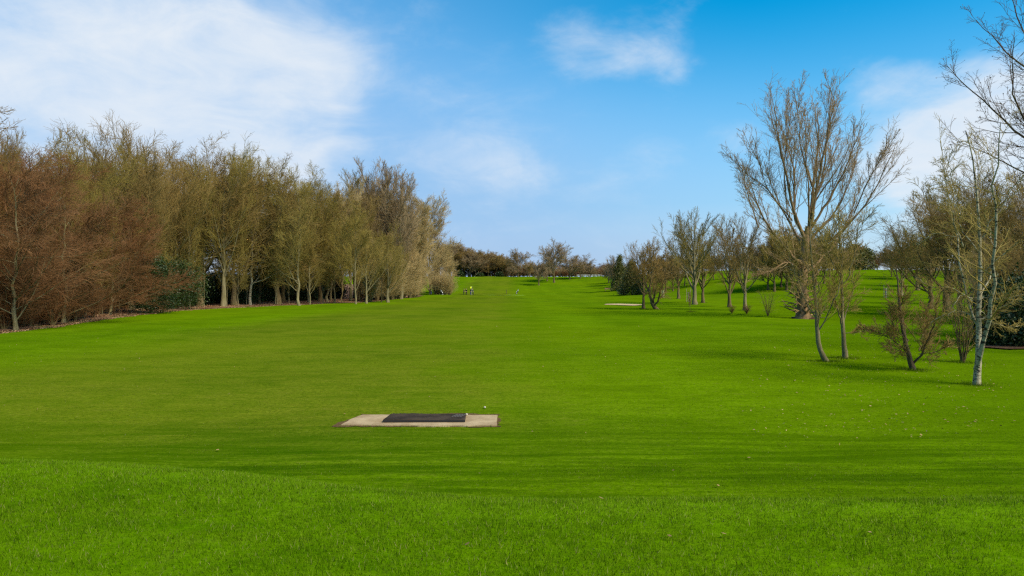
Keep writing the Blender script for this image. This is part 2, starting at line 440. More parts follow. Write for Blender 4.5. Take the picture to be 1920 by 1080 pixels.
def tree_meshes(kind, seed):
    """returns trunk mesh, crown mesh for a tree 10 m tall standing at the origin"""
    rg = np.random.default_rng(seed); H = 10.0
    thick = 2.5 if kind.endswith('_far') else 1.0; kind = kind.replace('_far', '')   # a far, small tree keeps twigs of real thickness
    tr, cr = [], []
    if kind == 'vase':                 # round-headed parkland tree, many rising limbs from a short bole
        T = one_curve([(0, 0, -.1), (.05, 0, 1.2), (0, .05, 2.6), (.1, 0, 4.4), (.0, 0, 6.6), (.1, .1, 8.3)], .165, .02, 16, .6, .03, rg)
        L1 = grow(*T, 20, .16, .85, .72, .66, 10, .07, .05, .5, .016, .2, rg, .38)
        L2 = grow(*L1, 9, .15, .97, .52, .46, 7, .05, .07, .5, .011, .25, rg, .4)
        L3 = grow(*L2, 6, .12, .98, .55, .55, 5, .03, .09, .55, .0085, .35, rg, .35)
        L4 = grow(*L3, 4, .1, 1, .6, .75, 4, .02, .10, .7, .0065, .4, rg, .3)
        sd_ = (10, 6)
    elif kind == 'lime':               # open crown, clear rising limbs
        T = one_curve([(0, 0, -.1), (.05, 0, 1.2), (0, .05, 2.6), (.1, 0, 4.4), (.0, 0, 6.6), (.1, .1, 8.3)], .21, .02, 16, .6, .03, rg)
        L1 = grow(*T, 22, .15, .85, .68, .66, 10, .08, .05, .55, .02, .2, rg, .38)
        L2 = grow(*L1, 7, .15, .97, .45, .42, 7, .06, .06, .55, .013, .25, rg, .4)
        L3 = grow(*L2, 6, .12, .98, .5, .48, 5, .04, .08, .55, .012, .35, rg, .35)
        L4 = grow(*L3, 4, .1, 1, .6, .65, 4, .02, .10, .7, .0098, .4, rg, .3)
        sd_ = (10, 6)
    elif kind == 'forest':             # taller woodland tree, bare lower stem
        T = one_curve([(0, 0, -.1), (.1, .05, 2.5), (-.1, .1, 5), (.1, -.1, 7.0), (0, 0, 8.8)], .095, .018, 16, .4, .05, rg)
        L1 = grow(*T, 26, .13, .95, .80, .44, 9, .08, .06, .45, .012, .2, rg, .40)
        L2 = grow(*L1, 9, .12, .97, .58, .46, 6, .05, .08, .5, .0095, .25, rg, .4)
        L3 = grow(*L2, 6, .1, .98, .6, .58, 5, .03, .10, .6, .0085, .35, rg, .35)
        L4 = grow(*L3, 4, .1, 1, .6, .75, 4, .02, .12, .7, .007, .4, rg, .3)
        sd_ = (9, 5)
    elif kind == 'broad':              # spreading oak-like, crooked
        T = one_curve([(0, 0, -.1), (.05, 0, 1.5), (-.15, .1, 3.0), (.2, -.1, 4.8), (.1, .2, 7.2)], .17, .03, 14, .6, .06, rg)
        L1 = grow(*T, 18, .16, .97, .88, .78, 11, .06, .13, .5, .016, .22, rg, .35)
        L2 = grow(*L1, 9, .12, .98, .7, .46, 8, .04, .16, .5, .012, .3, rg, .38)
        L3 = grow(*L2, 7, .1, .98, .72, .50, 5, .02, .18, .6, .009, .4, rg, .35)
        L4 = grow(*L3, 5, .1, 1, .75, .62, 4, .02, .2, .7, .007, .5, rg, .3)
        sd_ = (10, 6)
    elif kind == 'birch':              # low, dense, fine hazy twigs hanging at the tips
        T = one_curve([(0, 0, -.1), (.2, .1, 2.4), (.0, -.1, 5), (.25, .1, 7.0), (.2, 0, 8.8)], .095, .015, 14, .3, .06, rg)
        L1 = grow(*T, 30, .03, .95, .95, .52, 9, .04, .07, .4, .011, .22, rg, .42)
        L2 = grow(*L1, 10, .08, .98, .55, .46, 6, .0, .08, .5, .0085, .3, rg, .38)
        L3 = grow(*L2, 7, .08, .98, .55, .58, 5, -.03, .10, .6, .0075, .4, rg, .35)
        L4 = grow(*L3, 5, .1, 1, .55, .75, 4, -.04, .12, .7, .0068, .5, rg, .3)
        sd_ = (8, 5)
    elif kind == 'willow':             # pale, very dense, upright sprays from the ground up
        T = one_curve([(0, 0, -.1), (.1, .0, 2.5), (0, .1, 5), (.1, 0, 7.0), (.05, 0, 8.6)], .10, .02, 14, .3, .05, rg)
        L1 = grow(*T, 40, .02, .95, .78, .44, 8, .08, .06, .35, .011, .25, rg, .42)
        L2 = grow(*L1, 10, .05, .98, .5, .46, 6, .06, .08, .5, .010, .3, rg, .38)
        L3 = grow(*L2, 7, .05, .98, .52, .58, 5, .05, .10, .6, .0095, .45, rg, .35)
        L4 = grow(*L3, 4, .1, 1, .55, .75, 4, .04, .12, .7, .009, .5, rg, .3)
        sd_ = (8, 5)
    elif kind == 'poplar':             # upright narrow limbs
        T = one_curve([(0, 0, -.1), (.05, .0, 2.5), (0, .05, 5), (.1, 0, 7.2), (.05, 0, 9.0)], .13, .02, 14, .4, .03, rg)
        L1 = grow(*T, 26, .16, .92, .50, .50, 9, .08, .04, .45, .014, .25, rg, .42)
        L2 = grow(*L1, 9, .15, .98, .42, .42, 6, .06, .06, .5, .011, .3, rg, .4)
        L3 = grow(*L2, 6, .1, .98, .48, .55, 5, .04, .08, .6, .009, .4, rg, .4)
        L4 = grow(*L3, 4, .1, 1, .5, .75, 4, .03, .10, .7, .0075, .5, rg, .3)
        sd_ = (8, 5)
    if kind not in ('bush', 'shrub'):
        k_ = 10.0 / np.percentile(L4[0][:, -1, 2], 99.7)
        for q_ in (T, L1, L2, L3, L4): q_[0][..., :] *= k_
        for q_, w_ in ((L2, 1 + (thick - 1) * .5), (L3, thick), (L4, thick)): q_[1][...] *= w_
        tr = [T + (sd_[0],), L1 + (sd_[1],)]; cr = [L2 + (4,), L3 + (3,), L4 + (3,)]
    if kind in ('bush', 'shrub'):               # many stems from one root
        stems = []
        for k in range(11):
            a = k * 2.4; s_ = .8 + 2.3 * rg.random()
            stems.append(one_curve([(.1 * math.cos(a), .1 * math.sin(a), -.1), (.4 * s_ * math.cos(a), .4 * s_ * math.sin(a), 3.2), (s_ * 1.1 * math.cos(a), s_ * 1.1 * math.sin(a), 6.5 + 3 * rg.random())], .075, .02, 9, 0, .06, rg))
        S = (np.concatenate([s[0] for s in stems]), np.concatenate([s[1] for s in stems]))
        c2, c3 = (14, 10) if kind == 'bush' else (8, 4)
        L2 = grow(*S, c2, .06, .97, .6, .40, 6, .03, .12, .5, .016, .3, rg, .35)
        L3 = grow(*L2, c3, .1, .98, .65, .5, 4, .02, .15, .6, .013, .4, rg, .3)
        for q_ in (L2, L3): q_[1][...] *= thick
        tr = [S + (5,)]; cr = [L2 + (3,), L3 + (3,)]
    V, Fc = tubes(tr, .05, seed); a = smooth(np_mesh(kind + '_trunk', V, Fc))
    V, Fc = tubes(cr); b = np_mesh(kind + '_crown', V, Fc)
    return a, b


KINDS = {}


def kind_meshes(kind, k, bark, twig):
    key = (kind, k, bark.name, twig.name)
    if key not in KINDS:
        base = (kind, k)
        if base not in KINDS: KINDS[base] = tree_meshes(kind, 100 + 17 * k + hash_kind(kind))
        a, b = KINDS[base]
        a, b = (a.copy(), b.copy()) if any(len(x) == 4 and x[:2] == base for x in KINDS) else (a, b)
        a.materials.clear(); b.materials.clear(); a.materials.append(bark); b.materials.append(twig)
        KINDS[key] = (a, b)
    return KINDS[key]


def hash_kind(s): return sum(ord(c) * (i + 3) for i, c in enumerate(s)) % 997


def put_tree(name, kind, k, bark, twig, x, y, H, label, cat='tree', group=None, widen=1.0, rz=None, lean=0.0, crown_name='crown'):
    a, b = kind_meshes(kind, k, bark, twig)
    o = bpy.data.objects.new(name, None); C.collection.objects.link(o)
    o.location = (x, y, hz(x, y) - .03); o.rotation_euler = (lean, 0, rng.random() * 6.28 if rz is None else rz)
    s = H / 10.0; o.scale = (s * widen, s * widen, s)
    o.empty_display_size = .5
    t = bpy.data.objects.new('trunk', a); C.collection.objects.link(t); t.parent = o
    c = bpy.data.objects.new(crown_name, b); C.collection.objects.link(c); c.parent = o
    tag(o, label, cat, group)
    return o


def top_height(x, y, py): return EYE + (HY - py) / F * y - hz(x, y)


def tree_px(name, kind, k, bark, twig, px, pyb, pyt, label, cat='tree', group=None, widen=1.0, rz=None, dmax=400, d=None):
    if d is None: x, y, z = ground_at(px, pyb, dmax)
    else: x, y = (px - CX) / F * d, d
    return put_tree(name, kind, k, bark, twig, x, y, top_height(x, y, pyt) * 1.0, label, cat, group, widen, rz)


# ---------------------------------------------------------------- the wood on the left
def build_wood():
    # trees that stand out along its edge: kind, pixel x, base y, top y, label
    front = [
        ('birch_tree', 'birch', 0, BARK_PALE, TW_RUST, 30, 620, 285, 'rusty twigged dense birch, nearest the left end of the wood edge', 1.25),
        ('birch_tree', 'birch', 1, BARK_PALE, TW_RUST, 118, 606, 330, 'low spreading red-brown birch arching over the leaf litter, second from the left end', 1.35),
        ('birch_tree', 'birch', 2, BARK_PALE, TW_RUST, 205, 592, 372, 'rounded rust brown birch bulging out of the wood beside the dark holly', 1.25),
        ('bare_tree', 'vase', 0, BARK_PALE, TW_OLIVE, 419, 575, 262, 'multi-limbed bare tree whose pale bole forks low, first free-standing trunk past the holly', .85),
        ('birch_tree', 'forest', 0, BARK_BIRCH, TW_OLIVE, 470, 573, 285, 'tall birch with kinked white trunk at the lawn edge', .9),
        ('bare_tree', 'forest', 1, BARK_PALE, TW_OLIVE, 561, 573, 318, 'olive twigged bare tree with leaning pale forked trunk standing on the lawn edge', .95),
        ('bare_tree', 'forest', 2, BARK_PALE, TW_OLIVE, 581, 571, 420, 'slim small tree just right of the leaning pale forked trunk', .9),
        ('bare_tree', 'forest', 0, BARK, TW_OLIVE, 627, 568, 372, 'dark thin-stemmed tree, first of the cluster on the grass apron', .9),
        ('bare_tree', 'forest', 1, BARK, TW_OLIVE, 642, 567, 400, 'slightly leaning brown tree, second of the cluster on the grass apron', .9),
        ('bare_tree', 'forest', 2, BARK_PALE, TW_OLIVE, 667, 570, 380, 'pale stemmed tree leaning right, nearest the lawn in the middle of the apron cluster', .9),
        ('bare_tree', 'forest', 0, BARK, TW_BROWN, 677, 564, 365, 'dark trunked tree close behind the pale right-leaning stem', 1.0),
        ('bare_tree', 'vase', 1, BARK_PALE, TW_GOLD, 687, 569, 420, 'small tree with golden lichened forked limbs in the apron cluster', .8),
        ('bare_tree', 'forest', 1, BARK, TW_OLIVE, 715, 567, 430, 'thin bent sapling just left of the thick trunk ending the apron cluster', .8),
        ('bare_tree', 'vase', 2, BARK_PALE, TW_OLIVE, 727, 567, 415, 'low dense-headed tree on a thick grey trunk ending the apron cluster', 1.05),
        ('willow_tree', 'willow', 0, BARK_PALE, TW_TAN, 752, 559, 360, 'tan very dense willow with sprays to the ground, nearest of the pale willows', .95),
        ('willow_tree', 'willow', 1, BARK_PALE, TW_TAN, 782, 555, 372, 'tan dense willow between the nearest and the tallest pale willows', 1.0),
        ('willow_tree', 'willow', 2, BARK_PALE, TW_TAN, 806, 552, 366, 'tallest tan upright willow near the end of the wood', .95),
        ('willow_tree', 'willow', 0, BARK_PALE, TW_TAN, 828, 549, 455, 'smaller tan willow whose sprays overhang the last point of the wood', 1.2),
    ]
    for px, pt, k, lb, tw in ((672, 318, 0, 'first', TW_OLIVE), (700, 297, 1, 'second and tallest', TW_GREY), (728, 302, 2, 'third', TW_GREY), (752, 322, 0, 'last', TW_GREY)):
        tree_px('poplar_tree', 'poplar', k, BARK_PALE, tw, px, 560, pt, 'upright bare poplar rising above the apron cluster, %s of four from the left' % lb, 'tree', None, 1.0, d=112)
    for nm, kd, k, bk, tw, px, pb, pt, lb, wd in front:
        tree_px(nm, kd, k, bk, tw, px, pb, pt, lb, 'tree', None, wd)
    sky = np.array([(-500, 190), (0, 255), (60, 236), (110, 236), (150, 240), (200, 216), (300, 220), (400, 238), (450, 276), (520, 276), (570, 306), (620, 338), (650, 345), (680, 300), (745, 312), (775, 356), (812, 366), (835, 392), (850, 480)], float)
    rg = np.random.default_rng(21); n = 0
    zones = [(90, 'birch', [BARK_BIRCH, BARK_PALE], [TW_RUST, TW_RUST, TW_BROWN], 'bare rust-brown tree crowded deeper in the left end of the wood', 'rust-brown trees inside the left end of the wood', 'bare_tree'),
             (420, 'broad', [BARK], [TW_BROWN, TW_BROWN, TW_OLIVE], 'brown crooked-limbed bare tree deeper in the wood, between the rust birches and the pale boles', 'brown crooked trees inside the tallest part of the wood', 'oak_tree'),
             (640, 'forest', [BARK, BARK_PALE], [TW_OLIVE, TW_BROWN, TW_OLIVE], 'olive-brown bare tree deeper in the wood behind the lawn-edge trunks', 'olive-brown trees inside the middle of the wood', 'bare_tree'),
             (770, 'poplar', [BARK_PALE], [TW_GREY, TW_OLIVE, TW_TAN], 'upright grey-brown poplar rising above the wood behind the apron cluster', 'upright poplars above the wood', 'poplar_tree'),
             (860, 'willow', [BARK_PALE], [TW_TAN], 'tan willow packed inside the far end of the wood', 'tan willows inside the far end of the wood', 'willow_tree')]
    placed = []
    # rows follow the edge, going deeper
    for depth, step in ((3.0, 4.6), (8, 6.0), (14, 7.5), (22, 9.5), (32, 13)):
        y = 20.0 + depth * .3
        while y < 190:
            yy = y + rg.uniform(-1.2, 1.2); xx = float(edge_x(yy)) - depth * (1 + .15 * rg.normal()) - 1.0
            y += step * (1 + max(0, yy - 60) / 90)
            px = CX + xx / yy * F
            if px < -420: continue
            if any((xx - a) ** 2 + (yy - b) ** 2 < 6 for a, b in placed): continue
            placed.append((xx, yy))
            z = next((z for z in zones if px < z[0]), zones[-1])
            pt = np.interp(px, sky[:, 0], sky[:, 1])
            H = top_height(xx, yy, pt)
            cap = 12.5 if px < 90 else 20.5
            H = min(H, cap) * rg.uniform(.90, 1.0)
            if H < 5: continue
            kd = z[1]
            if kd == 'broad' and rg.random() < .3: kd = 'vase'
            if kd == 'forest' and rg.random() < .35: kd = 'broad'
            put_tree(z[6], kd, int(rg.integers(3)), z[2][rg.integers(len(z[2]))], z[3][rg.integers(len(z[3]))], xx, yy, H, z[4], 'tree', z[5], rg.uniform(.85, 1.15)); n += 1
    # slim stems of the understorey seen between the big trunks
    for i in range(46):
        yy = 28 + 62 * (i + rg.random()) / 46; xx = float(edge_x(yy)) - rg.uniform(1.6, 5.5)
        put_tree('young_tree', 'forest', int(rg.integers(3)), BARK_PALE, TW_OLIVE if yy > 45 else TW_BROWN, xx, yy, rg.uniform(9, 13), 'slim pale-stemmed young tree just inside the wood edge', 'tree', 'slim stems inside the wood edge', .42)
    for i in range(30):                 # leafless brush bulging over the litter at the left end
        yy = 24 + 30 * (i + rg.random() * .6) / 30; xx = float(edge_x(yy)) - rg.uniform(1.0, 3.2)
        put_tree('bare_shrub', 'bush', 0, BARK, TW_RUST, xx, yy, rg.uniform(1.8, 4.4), 'rusty leafless brush at the foot of the rust birches', 'shrub', 'rusty brush along the left end of the wood', rg.uniform(1.1, 1.6))
    for i in range(14):
        yy = 25 + 24 * (i + rg.random() * .6) / 14; xx = float(edge_x(yy)) - rg.uniform(.3, 1.1)
        put_tree('bare_shrub', 'bush', 0, BARK, TW_RUST, xx, yy, rg.uniform(1.8, 3.4), 'rusty leafless brush at the foot of the rust birches', 'shrub', 'rusty brush along the left end of the wood', rg.uniform(1.2, 1.7))
    for i in range(46):
        yy = 96 + 56 * (i + rg.random()) / 46 if i < 34 else 184 + 12 * rg.random(); xx = float(edge_x(yy)) + rg.uniform(-1.2, 1.4) if i < 34 else yy * (-.112 + .021 * (i - 34) / 11)
        put_tree('bare_shrub', 'bush', 0, BARK, TW_TAN, xx, yy, rg.uniform(3.5, 7.0), 'tan leafless brush filling the foot of the pale willows', 'shrub', 'tan brush under the pale willows', rg.uniform(1.1, 1.5))
    print('wood trees', n)


build_wood()


# tall bare crown peeping in at the left border
tree_px('oak_tree', 'broad', 1, BARK, TW_BROWN, -70, 600, 150, 'grey-brown oak whose outer twigs reach in at the left border above the birches', 'tree', None, 1.0)

# ---------------------------------------------------------------- leafy evergreens
def leafy(name, part, x, y, H, rx, mat, label, cat, n=9000, seed=1, cone=False, size=.11, group=None, trunk=True):
    rg = np.random.default_rng(seed)
    root = bpy.data.objects.new(name, None); C.collection.objects.link(root); root.location = (x, y, hz(x, y))
    root.rotation_euler = (0, 0, rg.random() * 6)
    nc = 110; z = rg.random(nc) ** (1.3 if cone else .9); a = rg.random(nc) * 6.283
    prof = (1 - z) ** .75 + .06 if cone else np.sqrt(np.clip(1 - (z * 1.55 - .55) ** 2, 0, 1)) + .08
    rr = prof * rx * (.55 + .5 * rg.random(nc))
    cc = np.stack([rr * np.cos(a), rr * np.sin(a), .25 + z * (H - .3)], 1)
    idx = rg.integers(0, nc, n); sp = (.16 * rx + .12) * np.array([1, 1, .8])
    p = cc[idx] + rg.normal(size=(n, 3)) * sp; p[:, 2] = np.abs(p[:, 2] - .05) + .05
    if cone: p[:, :2] *= (1 - .75 * np.clip(p[:, 2:3] / H - .55, 0, 1))
    d = rg.normal(size=(n, 3)); d /= np.linalg.norm(d, axis=1, keepdims=True)
    e = np.cross(d, rg.normal(size=(n, 3))); e /= np.linalg.norm(e, axis=1, keepdims=True)
    s = (size * (.5 + rg.random(n)))[:, None]
    V = np.stack([p, p + d * s * .5 + e * s * .28, p + d * s, p + d * s * .5 - e * s * .28], 1).reshape(-1, 3)
    q = np.arange(n * 4).reshape(-1, 4)
    link(part, np_mesh(part, V, [q]), mat, root)
    # inner stems carry the clumps
    st = np.zeros((nc, 5, 3)); t = np.linspace(0, 1, 5)
    st[:] = (cc * [0, 0, .35])[:, None] * (1 - t)[None, :, None] + cc[:, None] * t[None, :, None]
    tk = one_curve([(0, 0, -.1), (.03, 0, H * .5), (0, 0, H * .93)], .05 + H * .014, .015, 8, .4)
    V, Fc = tubes([tk + (7,), (st, np.repeat(np.linspace(.03, .008, 5)[None], nc, 0), 3)])
    link('trunk', smooth(np_mesh('trunk', V, Fc)), BARK, root)
    return tag(root, label, cat, group)


def evergreens():
    x, y, _ = ground_at(292, 588); leafy('holly_bush', 'crown', x - .6, y + .5, 4.6, 1.7, HOLLY, 'tall dark holly at the wood edge beside the rounded rust birch', 'bush', 16000, 1)
    x, y, _ = ground_at(445, 572); leafy('holly_bush', 'crown', x - .4, y + 2.6, 1.9, 1.7, HOLLY, 'low dark holly on the litter between the forked bole and the kinked white birch', 'bush', 9000, 2)
    rg = np.random.default_rng(5)
    for px, d, hh in ((330, 72, 6.5), (345, 80, 5.0), (318, 66, 4.5)):
        leafy('holly_bush', 'crown', (px - CX) / F * d, d, hh, 2.6, HOLLY, 'dark evergreen bush in the gloom deep inside the wood', 'bush', 12000, px, size=.16, group='evergreen bushes deep inside the wood')
    first = None
    for i in range(52):
        yy = 30 + 95 * (i % 26 + rg.random() * .8) / 26; xx = float(edge_x(yy)) - rg.uniform(8, 12) - .04 * yy - (14 if i > 25 else 0)
        if first is None:
            first = leafy('holly_bush', 'crown', xx, yy, 3.4, 2.4, HOLLY, 'dark evergreen bush in the gloom deep inside the wood', 'bush', 12000, 11, size=.16, group='evergreen bushes deep inside the wood')
            kids = list(first.children)
        else:
            o = first.copy(); C.collection.objects.link(o); o.location = (xx, yy, hz(xx, yy)); s = rg.uniform(.75, 1.25)
            o.scale = (s * 1.1, s * 1.1, s); o.rotation_euler = (0, 0, rg.random() * 6)
            for ch in kids: c = ch.copy(); C.collection.objects.link(c); c.parent = o


evergreens()

# ---------------------------------------------------------------- undergrowth along the wood edge (uncountable)
def undergrowth():
    rg = np.random.default_rng(9); n = 52000
    y = 20 + 115 * rg.random(n) ** 1.25
    x = edge_x(y) - np.abs(rg.normal(size=n)) * 2.4 + .8 + .8 * vnoise(y * .7, y * .2)
    dens = vnoise(x * .5, y * .4) + .5; h = (.10 + .30 * dens * rg.random(n)) * np.where(y < 60, 1.35, .8)
    inside = np.clip((edge_x(y) - x) / 2.5, .25, 1); h = h * inside
    z = height(x, y)
    a = rg.random(n) * 6.283; l = .5 + rg.random(n)
    top = np.stack([x + h * l * np.cos(a), y + h * l * np.sin(a), z + h * .85], 1)
    b = np.stack([x, y, z], 1); w = (.012 + .035 * rg.random(n))[:, None] * np.stack([-np.sin(a), np.cos(a), 0 * a], 1)
    mid = (b + top) / 2 + np.array([0, 0, .10]) * h[:, None]
    V = np.stack([b - w * .3, b + w * .3, mid + w, top, mid - w], 1).reshape(-1, 3)
    q = np.arange(n * 5).reshape(-1, 5)
    m_, g = new_mat('dead_bracken'); p = g.n('ShaderNodeTexCoord').outputs['Object']
    r_ = g.noise(p, .8, 4, .7); r2 = g.noise(p, 18, 2)
    col = g.mix(g.mr(r_, .35, .65), (.22, .095, .045, 1), (.46, .31, .18, 1)); col = g.mix(g.mr(r2, .4, .7, 0, .5), col, (.18, .09, .04, 1))
    finish(g, col, .9, None, .1, .2)
    tag(link('undergrowth', np_mesh('undergrowth', V, [q]), m_), 'dead brown bracken and leaves along the edge of the wood', 'undergrowth', None, 'stuff')


undergrowth()

# ---------------------------------------------------------------- far trees on and below the crest
def far_trees():
    L = 'far_trees'
    T = [('bare_tree', 'vase_far', 0, BARK, TW_GREY, 1010, 535, 488, 'small grey-brown tree with a visible stem, lowest on the far slope', 1.4),
         ('bare_tree', 'vase_far', 1, BARK, TW_GREY, 1039, 530, 449, 'tallest pointed grey tree on the far slope below the crest', 1.1),
         ('bare_tree', 'vase_far', 1, BARK, TW_GREY, 1026, 527, 484, 'small bare tree just left of the tallest far slope tree', 1.6),
         ('bare_tree', 'broad_far', 2, BARK, TW_GREY, 1068, 524, 476, 'wide dark-stemmed tree right of the tallest far slope tree', 1.6),
         ('bare_tree', 'broad_far', 0, BARK, TW_GREY, 1088, 522, 476, 'round brown tree, second right of the tallest far slope tree', 1.5),
         ('bare_tree', 'vase_far', 2, BARK, TW_GREY, 1107, 521, 489, 'last small tree before the pale fence on the crest', 1.4),
         ('oak_tree', 'broad_far', 1, BARK, TW_GREY, 971, 519.6, 466, 'pale round-crowned oak standing up alone in the middle of the far tree line', 1.2),
         ('bare_tree', 'vase_far', 0, BARK, TW_BROWN, 993, 519.5, 487, 'low brown tree between the round-crowned oak and the far slope trees', 1.4)]
    for nm, kd, k, bk, tw, px, pb, pt, lb, wd in T:
        tree_px(nm, kd, k, bk, tw, px, pb, pt, lb, 'tree', None, wd, dmax=330)
    rg = np.random.default_rng(31)
    for i in range(40):
        px = 838 + 122 * (i + rg.random()) / 40 + (0 if i % 3 else 2); d = 318 + 22 * rg.random()
        pt = np.interp(px, [838, 860, 885, 915, 940, 960], [452, 462, 468, 472, 480, 490]) + rg.uniform(-4, 6)
        tree_px('bare_tree', ['vase_far', 'broad_far'][i % 2], i % 3, BARK, [TW_GREY, TW_BROWN, TW_GREY][i % 3], px, 520, pt, 'grey-brown tree in the far tree line closing the fairway', 'tree', 'trees of the far tree line', 1.5, d=d)
    for i in range(34):
        px = 940 + 230 * (i + rg.random()) / 34; d = 345 + 40 * rg.random()
        tree_px('bare_tree', 'broad_far', i % 3, BARK, [TW_RUST, TW_GREY][i % 2], px, 520, 499 + rg.uniform(-6, 5), 'low reddish tree far beyond the crest', 'tree', 'low trees beyond the crest', 1.8, d=d)
    for i in range(46):
        px = 850 + 300 * (i + rg.random()) / 46; d = 341 + 8 * rg.random(); x = (px - CX) / F * d
        put_tree('bare_shrub', 'bush_far', 0, BARK, [TW_GREY, TW_BROWN, TW_RUST][i % 3], x, d, rg.uniform(3.2, 4.6), 'low brown hedge bush just beyond the far crest', 'shrub', 'hedge bushes beyond the far crest', 1.7)
    for i, (px, pt) in enumerate(((862, 506), (936, 508), (900, 510))):
        x, y = (px - CX) / F * 314, 314
        leafy('holly_bush', 'crown', x, y, top_height(x, y, pt + 4), 1.3, HOLLY, ['dark evergreen at the foot of the far tree line next to the willows', 'dark low evergreen under the far tree line below the round oak', 'dark evergreen in the middle of the far tree line'][i], 'bush', 2500, 50 + i, size=.5)


far_trees()

# ---------------------------------------------------------------- right-hand parkland trees
def right_trees():
    T = [('lime_tree', 'lime', 0, BARK_PALE, TW_OLIVE, 1303, 571, 384, 'tallest tree of the right-hand row, forked dark bole and upright twigs', 1.02),
         ('lime_tree', 'lime', 1, BARK, TW_BROWN, 1272, 560, 440, 'short-boled tree farthest back in the right-hand row', 1.0),
         ('lime_tree', 'lime', 2, BARK, TW_OLIVE, 1318, 568, 420, 'tree close behind and right of the tallest of the row', .9),
         ('lime_tree', 'lime', 1, BARK, TW_BROWN, 1368, 576, 404, 'dark-boled tree, left one of the pair beside the big poplar', .9),
         ('lime_tree', 'lime', 2, BARK_PALE, TW_BROWN, 1397, 582, 396, 'straight-boled tree, right one of the pair beside the big poplar', .85),
         ('oak_tree', 'lime', 0, BARK, TW_BROWN, 1207, 579, 442, 'crooked tree with a rough knobbly bole by the bunker', .95),
         ('bare_tree', 'poplar', 2, BARK_PALE, TW_GREY, 1147, 545, 478, 'thin grey tree beside the bench and the dark conifer', 1.2),
         ('bare_tree', 'lime', 0, BARK_PALE, TW_OLIVE, 1690, 556, 424, 'leaning pale-boled tree halfway up the right hill', .9),
         ('bare_tree', 'poplar', 0, BARK_PALE, TW_OLIVE, 1742, 560, 445, 'slender tree on the right hill, just right of the leaning pale bole', 1.0),
         ('bare_tree', 'shrub', 1, BARK, TW_BROWN, 1805, 680, 500, 'small dark-stemmed tree behind the white birch', .95),
         ]
    for nm, kd, k, bk, tw, px, pb, pt, lb, wd in T:
        tree_px(nm, kd, k, bk, tw, px, pb, pt, lb, 'tree', None, wd)
    x, y, _ = ground_at(1440, 592)
    put_tree('bare_shrub', 'shrub', 0, BARK, TW_GOLD, x, y, 2.1, 'feathery leafless shrub beside the ditch', 'shrub', None, 1.1)
    for px, pb, s in ((1372, 588, .7), (1400, 589, .8)):
        x, y, _ = ground_at(px, pb)
        put_tree('bare_shrub', 'bush', 0, BARK, TW_RUST, x, y, s, 'low brown scrub by the ditch below the %s' % ('left tree of the pair' if px < 1390 else 'right tree of the pair'), 'shrub', None, 1.6)
    x, y, _ = ground_at(1294, 585)
    put_tree('sapling', 'poplar', 1, BARK, TW_GOLD, x, y, 2.0, 'thin young sapling standing alone in front of the tallest of the right-hand row', 'tree', None, .5)
    # screen of trees behind the row and over the hill
    rg = np.random.default_rng(77)
    back = [(1225, 478, 150), (1248, 470, 150), (1284, 476, 160), (1338, 470, 165), (1420, 462, 150), (1452, 432, 118), (1475, 420, 120), (1497, 440, 130), (1530, 430, 125), (1556, 446, 150), (1440, 446, 122), (1465, 440, 126), (1486, 428, 122), (1512, 436, 128), (1545, 438, 130), (1575, 462, 150), (1400, 470, 150), (1378, 478, 160), (1320, 468, 155), (1262, 480, 150), (1700, 452, 140), (1725, 440, 120), (1672, 470, 150)]
    for i, (px, pt, d) in enumerate(back):
        tree_px('bare_tree', ['broad_far', 'vase_far'][i % 2], i % 3, BARK, [TW_BROWN, TW_GREY, TW_OLIVE][i % 3], px, 540, pt, 'brown tree on the rising ground behind the right-hand row and the big poplar', 'tree', 'trees on the rise behind the row', 1.15, d=d)
    for i in range(46):
        px = 1130 + 640 * (i + rg.random()) / 46; d = 218 + 50 * rg.random()
        pt = np.interp(px, [1130, 1350, 1560, 1650, 1770], [497, 484, 468, 470, 455]) + rg.uniform(-8, 8)
        tree_px('bare_tree', ['broad_far', 'vase_far'][i % 2], i % 3, BARK, [TW_RUST, TW_GREY, TW_BROWN][i % 3], px, 540, pt, 'low red-brown tree along the skyline of the right hill', 'tree', 'skyline trees of the right hill', 1.3, d=d)
    # brown thicket at the right border
    thick = [(1745, 352, 66), (1775, 330, 60), (1800, 338, 52), (1830, 322, 55), (1862, 310, 50), (1895, 322, 46), (1925, 330, 42), (1960, 300, 48), (2010, 320, 44), (1880, 430, 33), (1915, 420, 31), (1850, 440, 40), (1780, 420, 75), (1720, 420, 110), (1950, 430, 30), (2050, 330, 40)]
    for i, (px, pt, d) in enumerate(thick):
        tree_px('bare_tree', ['broad', 'lime', 'vase'][i % 3], i % 3, BARK, [TW_BROWN, TW_OLIVE, TW_BROWN, TW_GREY][i % 4], px, 540, pt, 'brown tree in the thicket behind the white birch at the right border', 'tree', 'thicket trees at the right border', 1.1, d=d)
    # evergreens
    x, y, _ = ground_at(1160, 545); leafy('conifer_tree', 'crown', x + .5, y + 1, top_height(x, y, 482), 2.3, CONIFER, 'dark pointed conifer near the bench', 'tree', 14000, 21, True, .26)
    x, y, _ = ground_at(1185, 553); leafy('conifer_tree', 'crown', x, y, top_height(x, y, 492), 2.6, CONIFER, 'olive dark conifer behind the knobbly tree by the bunker', 'tree', 14000, 22, True, .26)
    x, y, _ = ground_at(1905, 652); leafy('yew_bush', 'crown', x + 1.4, y + 1.2, 2.5, 1.7, HOLLY, 'dark spreading yew at the right border', 'bush', 15000, 23, size=.12)
    x, y, _ = ground_at(1905, 648); leafy('yew_bush', 'crown', x - .1, y, .55, 1.1, HOLLY, 'low dark evergreen on bare soil under the spreading yew', 'bush', 3500, 24, size=.10)
